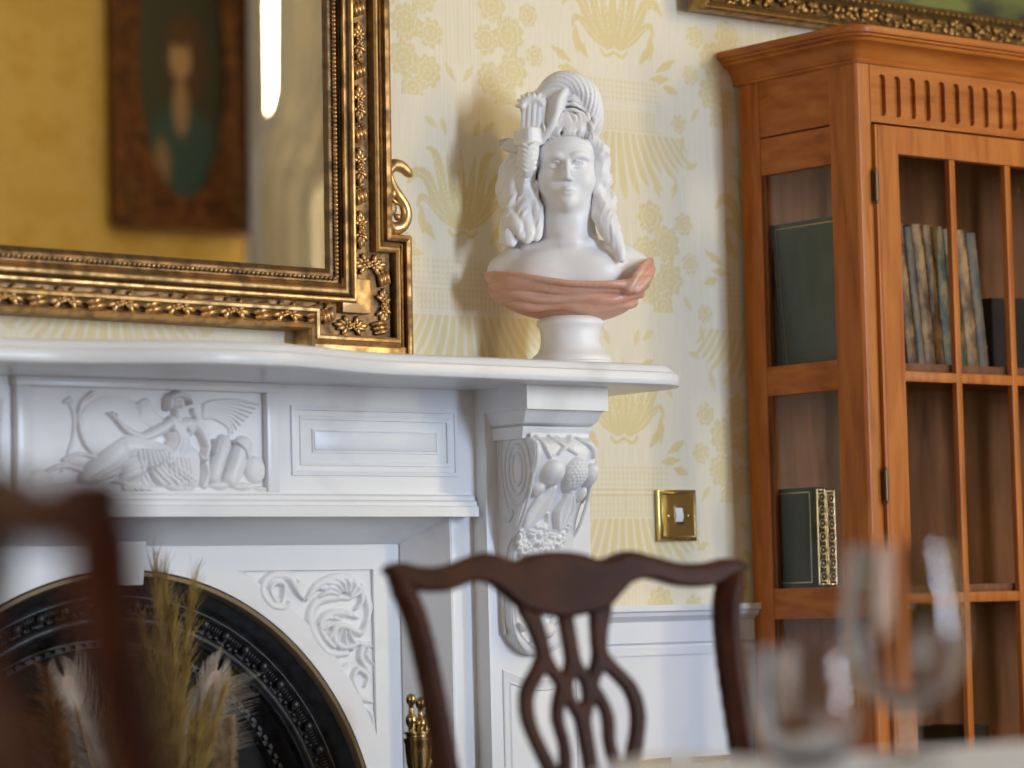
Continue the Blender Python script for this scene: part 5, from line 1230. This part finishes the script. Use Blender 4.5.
# key points come from the plane y = -0.14 in front of the grate
plume('grass_plume', 'tall olive-yellow plume of dried grass rising over the arch', (.140, -.16, .60), [(.128, -.14, .968), (.146, -.135, .955), (.188, -.14, .940), (.150, -.15, .90), (.10, -.15, .88), (.13, -.15, .82)], .036, 2600, straw, .11, .10, 1, .0007, 1.)
plume('grass_plume', 'fine olive dried grass leaning right behind the feather', (.160, -.16, .55), [(.205, -.145, .78), (.235, -.15, .80), (.185, -.14, .74)], .035, 1000, straw, .09, .3, 2, .0006, .9)
plume('pampas_plume', 'fluffy tan plume at the lower right of the dried arrangement', (.240, -.15, .54), [(.262, -.13, .765), (.240, -.13, .745)], .024, 8000, tan_f, .022, .1, 3, .0009, .5)
plume('pampas_plume', 'pale tan plume low between the rust plume and left feather', (-.015, -.15, .56), (-.035, -.13, .772), .018, 4500, tan_f, .022, -.05, 4, .0008, .5)
plume('pampas_plume', 'rust-brown feathery plume at the left of the arrangement', (-.040, -.16, .60), [(-.058, -.13, .84), (-.075, -.13, .76), (-.04, -.13, .79)], .060, 1700, rust, .07, -.35, 5, .0006, .75)
plume('grass_plume', 'brownish dried grass filling the middle of the arrangement', (.075, -.17, .54), [(.075, -.15, .84), (.105, -.15, .80), (.05, -.15, .78)], .055, 2200, straw, .10, .1, 6, .0007, .9)
def peacock(label, base, eye, lean, seed):
    t = thing('peacock_feather', label, 'feather', tuple(VC + Vector((0, 0, -.02)))); o_ = np.array(t.location); rnd = random.Random(seed); base = np.array(base); eye = np.array(eye); ax = eye - base; AL = np.linalg.norm(ax); ax /= AL
    sd = np.cross(ax, [0, 1, 0]); sd /= np.linalg.norm(sd); bl = []
    for i in range(260):
        s_ = .25 + .75 * (i + rnd.random()) / 260; p = base + ax * AL * s_; sg = 1 if i % 2 else -1; l = .125 * (1 - .45 * s_) * rnd.uniform(.7, 1.15)
        q = [p + (sd * sg * l * .55 * u + ax * l * (.35 * u + .5 * u * u) + np.array([lean * .4, rnd.uniform(-.1, .1), -.25 * abs(lean)]) * l * u * u) - o_ for u in (0, .3, .65, 1)]
        bl.append((q, .00058))
    for i in range(130):   # vane round the eye, drawn to a point
        sg = 1 if i % 2 else -1; u = i / 130; p = eye + ax * (-.040 + .048 * u)
        tipp = eye + ax * (-.024 + .072 * u ** .8 + .012 * (1 - u)) + sd * sg * .031 * math.sqrt(max(0, 1 - u ** 1.6)) + np.array([0, rnd.uniform(-.004, .004), 0])
        bl.append(([p - o_, (p + tipp) / 2 + sd * sg * .003 - o_, tipp - o_], .0010))
    strips('barbs', bl, pale, t)
    mb = MB(); ang = math.atan2(ax[0], ax[2])
    mb.ell(tuple(eye - o_ + ax * -.004), (.0120, .0012, .0200), 14, 10, (0, ang, 0)); mb.build('eye', eye_m, t, 180)
    stem(eye - ax * .02, t); return t
peacock('bleached peacock feather with pointed eye at the right of the arrangement', (.12, -.15, .66), (.236, -.125, .826), .8, 11)
peacock('bleached peacock feather with round eye at the left of the arrangement', (.06, -.15, .62), (-.020, -.125, .825), .15, 12)
peacock('bleached peacock feather low behind the nearest chair post', (.09, -.15, .52), (.060, -.125, .75), .2, 13)

# ------------------------------------------------------------------ dining chairs (pierced splat backs)
def dining_chair(label, loc, rotz):
    """front = -y, back top at z = .985, back upright reclines towards +y"""
    T = thing('dining_chair', label, 'chair', loc, (0, 0, rotz), 'mahogany dining chairs round the table')
    rk = math.tan(math.radians(12.5)); ZT = .993; ybk = .235
    def warp(o, th):
        me = o.data; n = len(me.vertices); a = np.zeros(n * 3); me.vertices.foreach_get('co', a); a = a.reshape(-1, 3)
        # sculpted in (u, depth, v) with v measured down from the crest: bend to the raked, slightly hollowed back
        u, d, v = a[:, 0].copy(), a[:, 1].copy(), a[:, 2].copy(); a[:, 2] = ZT + v; a[:, 1] = ybk + (a[:, 2] - .45) * rk + d - .030 * (1 - (u / .28) ** 2) * -1
        me.vertices.foreach_set('co', a.ravel()); me.update()
    h = .0032
    S = Sculpt((-.31, -.03, -.115), (.31, .03, .02), h)
    top = [(0, -.002), (.037, -.005), (.070, -.013), (.112, -.003), (.15, -.010), (.19, -.019), (.23, -.019), (.262, -.014), (.288, -.020)]
    bot = [(0, -.085), (.06, -.075), (.09, -.056), (.112, -.042), (.142, -.039), (.187, -.049), (.23, -.049), (.262, -.036), (.288, -.028)]
    sl, g = S._box((-.4, -.1, -.2), (.4, .1, .1)); X, Y_, Z = g
    ax_ = np.abs(X.ravel()); tp = spline(top, 6); bt = spline(bot, 6)
    zt = np.interp(ax_, [p[0] for p in tp], [p[1] for p in tp]).reshape(X.shape); zb = np.interp(ax_, [p[0] for p in bt], [p[1] for p in bt]).reshape(X.shape)
    mid = (zt + zb) / 2; hh = (zt - zb) / 2; hh = np.where(np.abs(X) > .285, hh - (np.abs(X) - .285) * 3, hh)
    q = np.sqrt(np.clip((np.abs(Z - mid) / np.maximum(hh, 1e-4)), 0, 9) ** 4 + (np.abs(Y_) / .0125) ** 4 + 1e-9) ** .5 if False else None
    dz = np.abs(Z - mid) - hh + .006; dy = np.abs(Y_) - .0125 + .006; d = np.sqrt(np.maximum(dz, 0) ** 2 + np.maximum(dy, 0) ** 2) + np.minimum(np.maximum(dz, dy), 0) - .006
    S.G[sl] = np.broadcast_to(d, S.G.shape).astype(np.float32); warp(S.mesh('crest_rail', mahog, T, 1), 0)
    # pierced splat
    S = Sculpt((-.135, -.02, -.56), (.135, .02, -.060), .0030)
    def st(P, r, k=.004):
        for sx in (-1, 1):
            PP = spline([(sx * p[0], 0, p[1]) for p in P], 5); R_c = np.interp(np.linspace(0, 1, len(PP)), np.linspace(0, 1, len(r)), r)
            for i in range(len(PP) - 1): S.cap(PP[i], PP[i + 1], R_c[i], R_c[i + 1], k)
    def conv(zx, zy): return ((zx - 510 - .14 * (zy - 70)) * .000614, -(zy - 70) * .00049)
    O = lambda *a: (abs(conv(*a)[0]), conv(*a)[1])
    st([(.058, -.070), (.052, -.090), (.046, -.115), (.045, -.135)], [.016, .012, .010, .009])
    st([(.045, -.132), (.060, -.148), (.082, -.172), (.088, -.198), (.082, -.225), (.066, -.262), (.048, -.300), (.030, -.345), (.020, -.40)], [.010, .009, .0095, .0095, .009, .010, .011, .012, .014])
    st([(.045, -.132), (.032, -.152), (.014, -.172)], [.010, .0085, .008])
    st([(.014, -.158), (.030, -.178), (.040, -.205), (.036, -.235), (.040, -.262), (.052, -.285)], [.0075, .008, .008, .0075, .008, .009])
    st([(0, -.070), (0, -.11), (.002, -.138), (.010, -.152)], [.010, .0095, .009, .0075]); st([(.010, -.152), (.019, -.172), (.010, -.192), (0, -.204)], [.008, .007, .008, .009])
    st([(0, -.200), (0, -.26), (0, -.34), (0, -.42)], [.010, .009, .011, .018]); st([(.020, -.40), (.035, -.44), (.055, -.50), (.06, -.555)], [.016, .016, .018, .02]); st([(0, -.42), (0, -.50), (0, -.555)], [.022, .03, .035])
    sl, g = S._box((-1, -1, -1), (1, 1, 1)); X, Y_, Z = g; S._mix(sl, np.broadcast_to(np.abs(Y_) - .0065 + 0 * X + 0 * Z, S.G.shape), .002, 'and')
    warp(S.mesh('splat', mahog, T, 1), 0)
    for sx in (-1, 1):
        P = [(sx * .272, -.030), (sx * .250, -.075), (sx * .240, -.15), (sx * .236, -.25), (sx * .232, -.35), (sx * .225, -.45), (sx * .218, -.54)]
        S = Sculpt((min(sx * .20, sx * .30), -.03, -.60), (max(sx * .20, sx * .30), .03, .0), .0035)
        PP = spline([(p[0], 0, p[1]) for p in P], 4)
        for i in range(len(PP) - 1): S.cap(PP[i], PP[i + 1], .0165 if i > 1 else .012, .0165 if i > 0 else .014, .003)
        warp(S.mesh('back_post', mahog, T, 1), 0)
        mb = MB(); mb.tube([(sx * .218, ybk + .01, .46), (sx * .215, ybk + .02, .30), (sx * .212, ybk + .055, 0)], [.019, .018, .015], 10); mb.build('leg', mahog, T, 40)
        mb = MB(); mb.box(sx * .235 - .021, sx * .235 + .021, -.255, -.213, 0, .42, .004); mb.build('leg', mahog, T, 30)
        mb = MB(); mb.box(sx * .225 - .011, sx * .225 + .011, -.22, ybk + .02, .12, .15, .003); mb.build('stretcher', mahog, T, 30)
    mb = MB(); mb.poly([(-.262, -.26), (.262, -.26), (.232, ybk + .02), (-.232, ybk + .02)], .385, .44, 'z'); mb.build('seat_rail', mahog, T, 30)
    mb = MB(); mb.poly([(-.245, -.245), (.245, -.245), (.215, ybk - .012), (-.215, ybk - .012)], .435, .472, 'z'); bmesh.ops.bevel(mb.b, geom=mb.b.edges[:], offset=.012, segments=3, affect='EDGES'); mb.build('seat', seat_m, T, 50)
    mb = MB(); mb.box(-.21, .21, -.005, .012, .12, .15, .003); mb.build('stretcher', mahog, T, 30)
    return T
seat_m = noise_mat('gold_damask_seat', (.45, .34, .14), (.30, .2, .08), (1, 1, 1), 20, 3, .8)[0]
yt = .235 + (.985 - .45) * math.tan(math.radians(12.5))
ch = dining_chair('mahogany dining chair with pierced splat back facing the table, in front of the fireplace', (.044, -1.19 - yt, 0), 0)
ch2 = copy_tree(ch); ch2['label'] = 'out-of-focus mahogany dining chair nearest the camera at the left edge'
ch2.scale = (1.015,) * 3; ch2.location = (-1.214, -2.684, 0); ch2.rotation_euler = (0, 0, math.radians(70))

# ------------------------------------------------------------------ table, cloth and glasses
TX_0, TX_1, TY_0, TY_1, TZ = -.80, 1.30, -3.25, -2.20, .787
TB = thing('dining_table', 'long dining table under a white cloth in front of the bookcase', 'table', ((TX_0 + TX_1) / 2, (TY_0 + TY_1) / 2, 0))
hx, hy = (TX_1 - TX_0) / 2, (TY_1 - TY_0) / 2
mb = MB(); mb.box(-hx + .02, hx - .02, -hy + .02, hy - .02, TZ - .03, TZ - .001, .004); mb.build('table_top', mahog, TB, 30)
for sx in (-1, 1):
    for sy in (-1, 1): mb = MB(); mb.tube([(sx * (hx - .12), sy * (hy - .12), 0), (sx * (hx - .12), sy * (hy - .12), .3), (sx * (hx - .12), sy * (hy - .12), TZ - .03)], [.022, .03, .036], 12); mb.build('leg', mahog, TB, 40)
nx, ny = 150, 90; drop = .30; V = []
for i in range(nx):
    for j in range(ny):
        u = -drop + (2 * hx + 2 * drop) * i / (nx - 1); v = -drop + (2 * hy + 2 * drop) * j / (ny - 1)
        def fold(t, L):
            if t < 0: return -.004 - .05 * (1 - math.exp(t * 3)), -t
            if t > L: return L + .004 + .05 * (1 - math.exp(-(t - L) * 3)), t - L
            return t, 0
        x, dx = fold(u, 2 * hx); y, dy = fold(v, 2 * hy); dd = min(max(dx, dy) + .3 * min(dx, dy), .36)
        rip = .02 * (dd / .3) * (math.sin(u * 22) if dy > dx else math.sin(v * 20))
        if dy > dx: y += rip * (1 if v > hy else -1)
        elif dx > 0: x += rip * (1 if u > hx else -1)
        wr = 0.
        if dd == 0:   # ripples along the far edge
            wr = .006 * math.exp(-(2 * hy - v) / .12) * (math.sin(u * 9 + 1.1) + .5 * math.sin(u * 23)) + .010 * math.exp(-((u - 1.56) / .09) ** 2 - ((2 * hy - v) / .10) ** 2)
            wr = max(wr, -.0)
        V.append((x - hx, y - hy, TZ + .003 - dd + wr))
idx = np.arange(nx * ny).reshape(nx, ny); Q = np.stack([idx[:-1, :-1], idx[1:, :-1], idx[1:, 1:], idx[:-1, 1:]], -1).reshape(-1, 4)
o = fastmesh('tablecloth', np.array(V), Q, cloth, None, 180); o.location = TB.location
md = o.modifiers.new('s', 'SOLIDIFY'); md.thickness = .0015; md.offset = 1
tag(o, 'white tablecloth draped over the dining table at the lower right', 'tablecloth')
def wineglass(label, x, y, prof):
    t = thing('wine_glass', label, 'wine glass', (x, y, TZ + .0065)); bowl, st_, ft = prof
    MB().lathe(bowl, seg=56).build('bowl', crystal, t, 60); st_ and MB().lathe(st_, seg=20).build('stem', crystal, t, 60); ft and MB().lathe(ft, seg=48).build('foot', crystal, t, 60)
    return t
gm = bpy.data.materials.new('crystal'); gm.use_nodes = True; bb = gm.node_tree.nodes['Principled BSDF']; bb.inputs['Transmission Weight'].default_value = 1; bb.inputs['Roughness'].default_value = .02; bb.inputs['IOR'].default_value = 1.5; crystal = gm
def glass_prof(R_, zt, zb, rim, zs):
    """bowl from zb (bottom) to zt (rim) of greatest radius R_, stem height zs"""
    H = zt - zb; out = [(0, zb), (R_ * .25, zb + .003), (R_ * .62, zb + H * .10), (R_ * .86, zb + H * .22), (R_ * .98, zb + H * .38), (R_, zb + H * .50), (R_ * .96, zb + H * .68), (R_ * .87, zb + H * .86), (R_ * rim, zt)]
    out = [tuple(p) for p in spline(out, 3)]; inn = [(max(0, r - .0011), z + (.0035 if i < 6 else 0)) for i, (r, z) in enumerate(out)][::-1]
    return out + inn, [(0, .003), (.007, .004), (.0042, .012), (.0034, .03), (.0034, zs - .02), (.005, zs - .006), (.008, zs + .001), (0, zs + .002)], [(0, 0), (.034, 0), (.0345, .001), (.028, .0025), (.012, .0035), (.006, .006), (0, .006)]
wineglass('tall out-of-focus wine glass on the white cloth in front of the bookcase', -.621, -2.374, glass_prof(.0478, .170, .038, .80, .040))
tumbler = ([(0, .002)] + [tuple(p) for p in spline([(.014, .001), (.028, .008), (.0365, .026), (.0385, .045), (.036, .070), (.0325, .092)], 3)] + [tuple(p) for p in spline([(.0315, .092), (.035, .070), (.0373, .045), (.035, .026), (.026, .012), (.010, .006)], 3)] + [(0, .006)], None, None)
wineglass('small out-of-focus stemless glass left of the tall wine glass', -.748, -2.389, tumbler)
# ------------------------------------------------------------------ chandelier body for the warm lamp
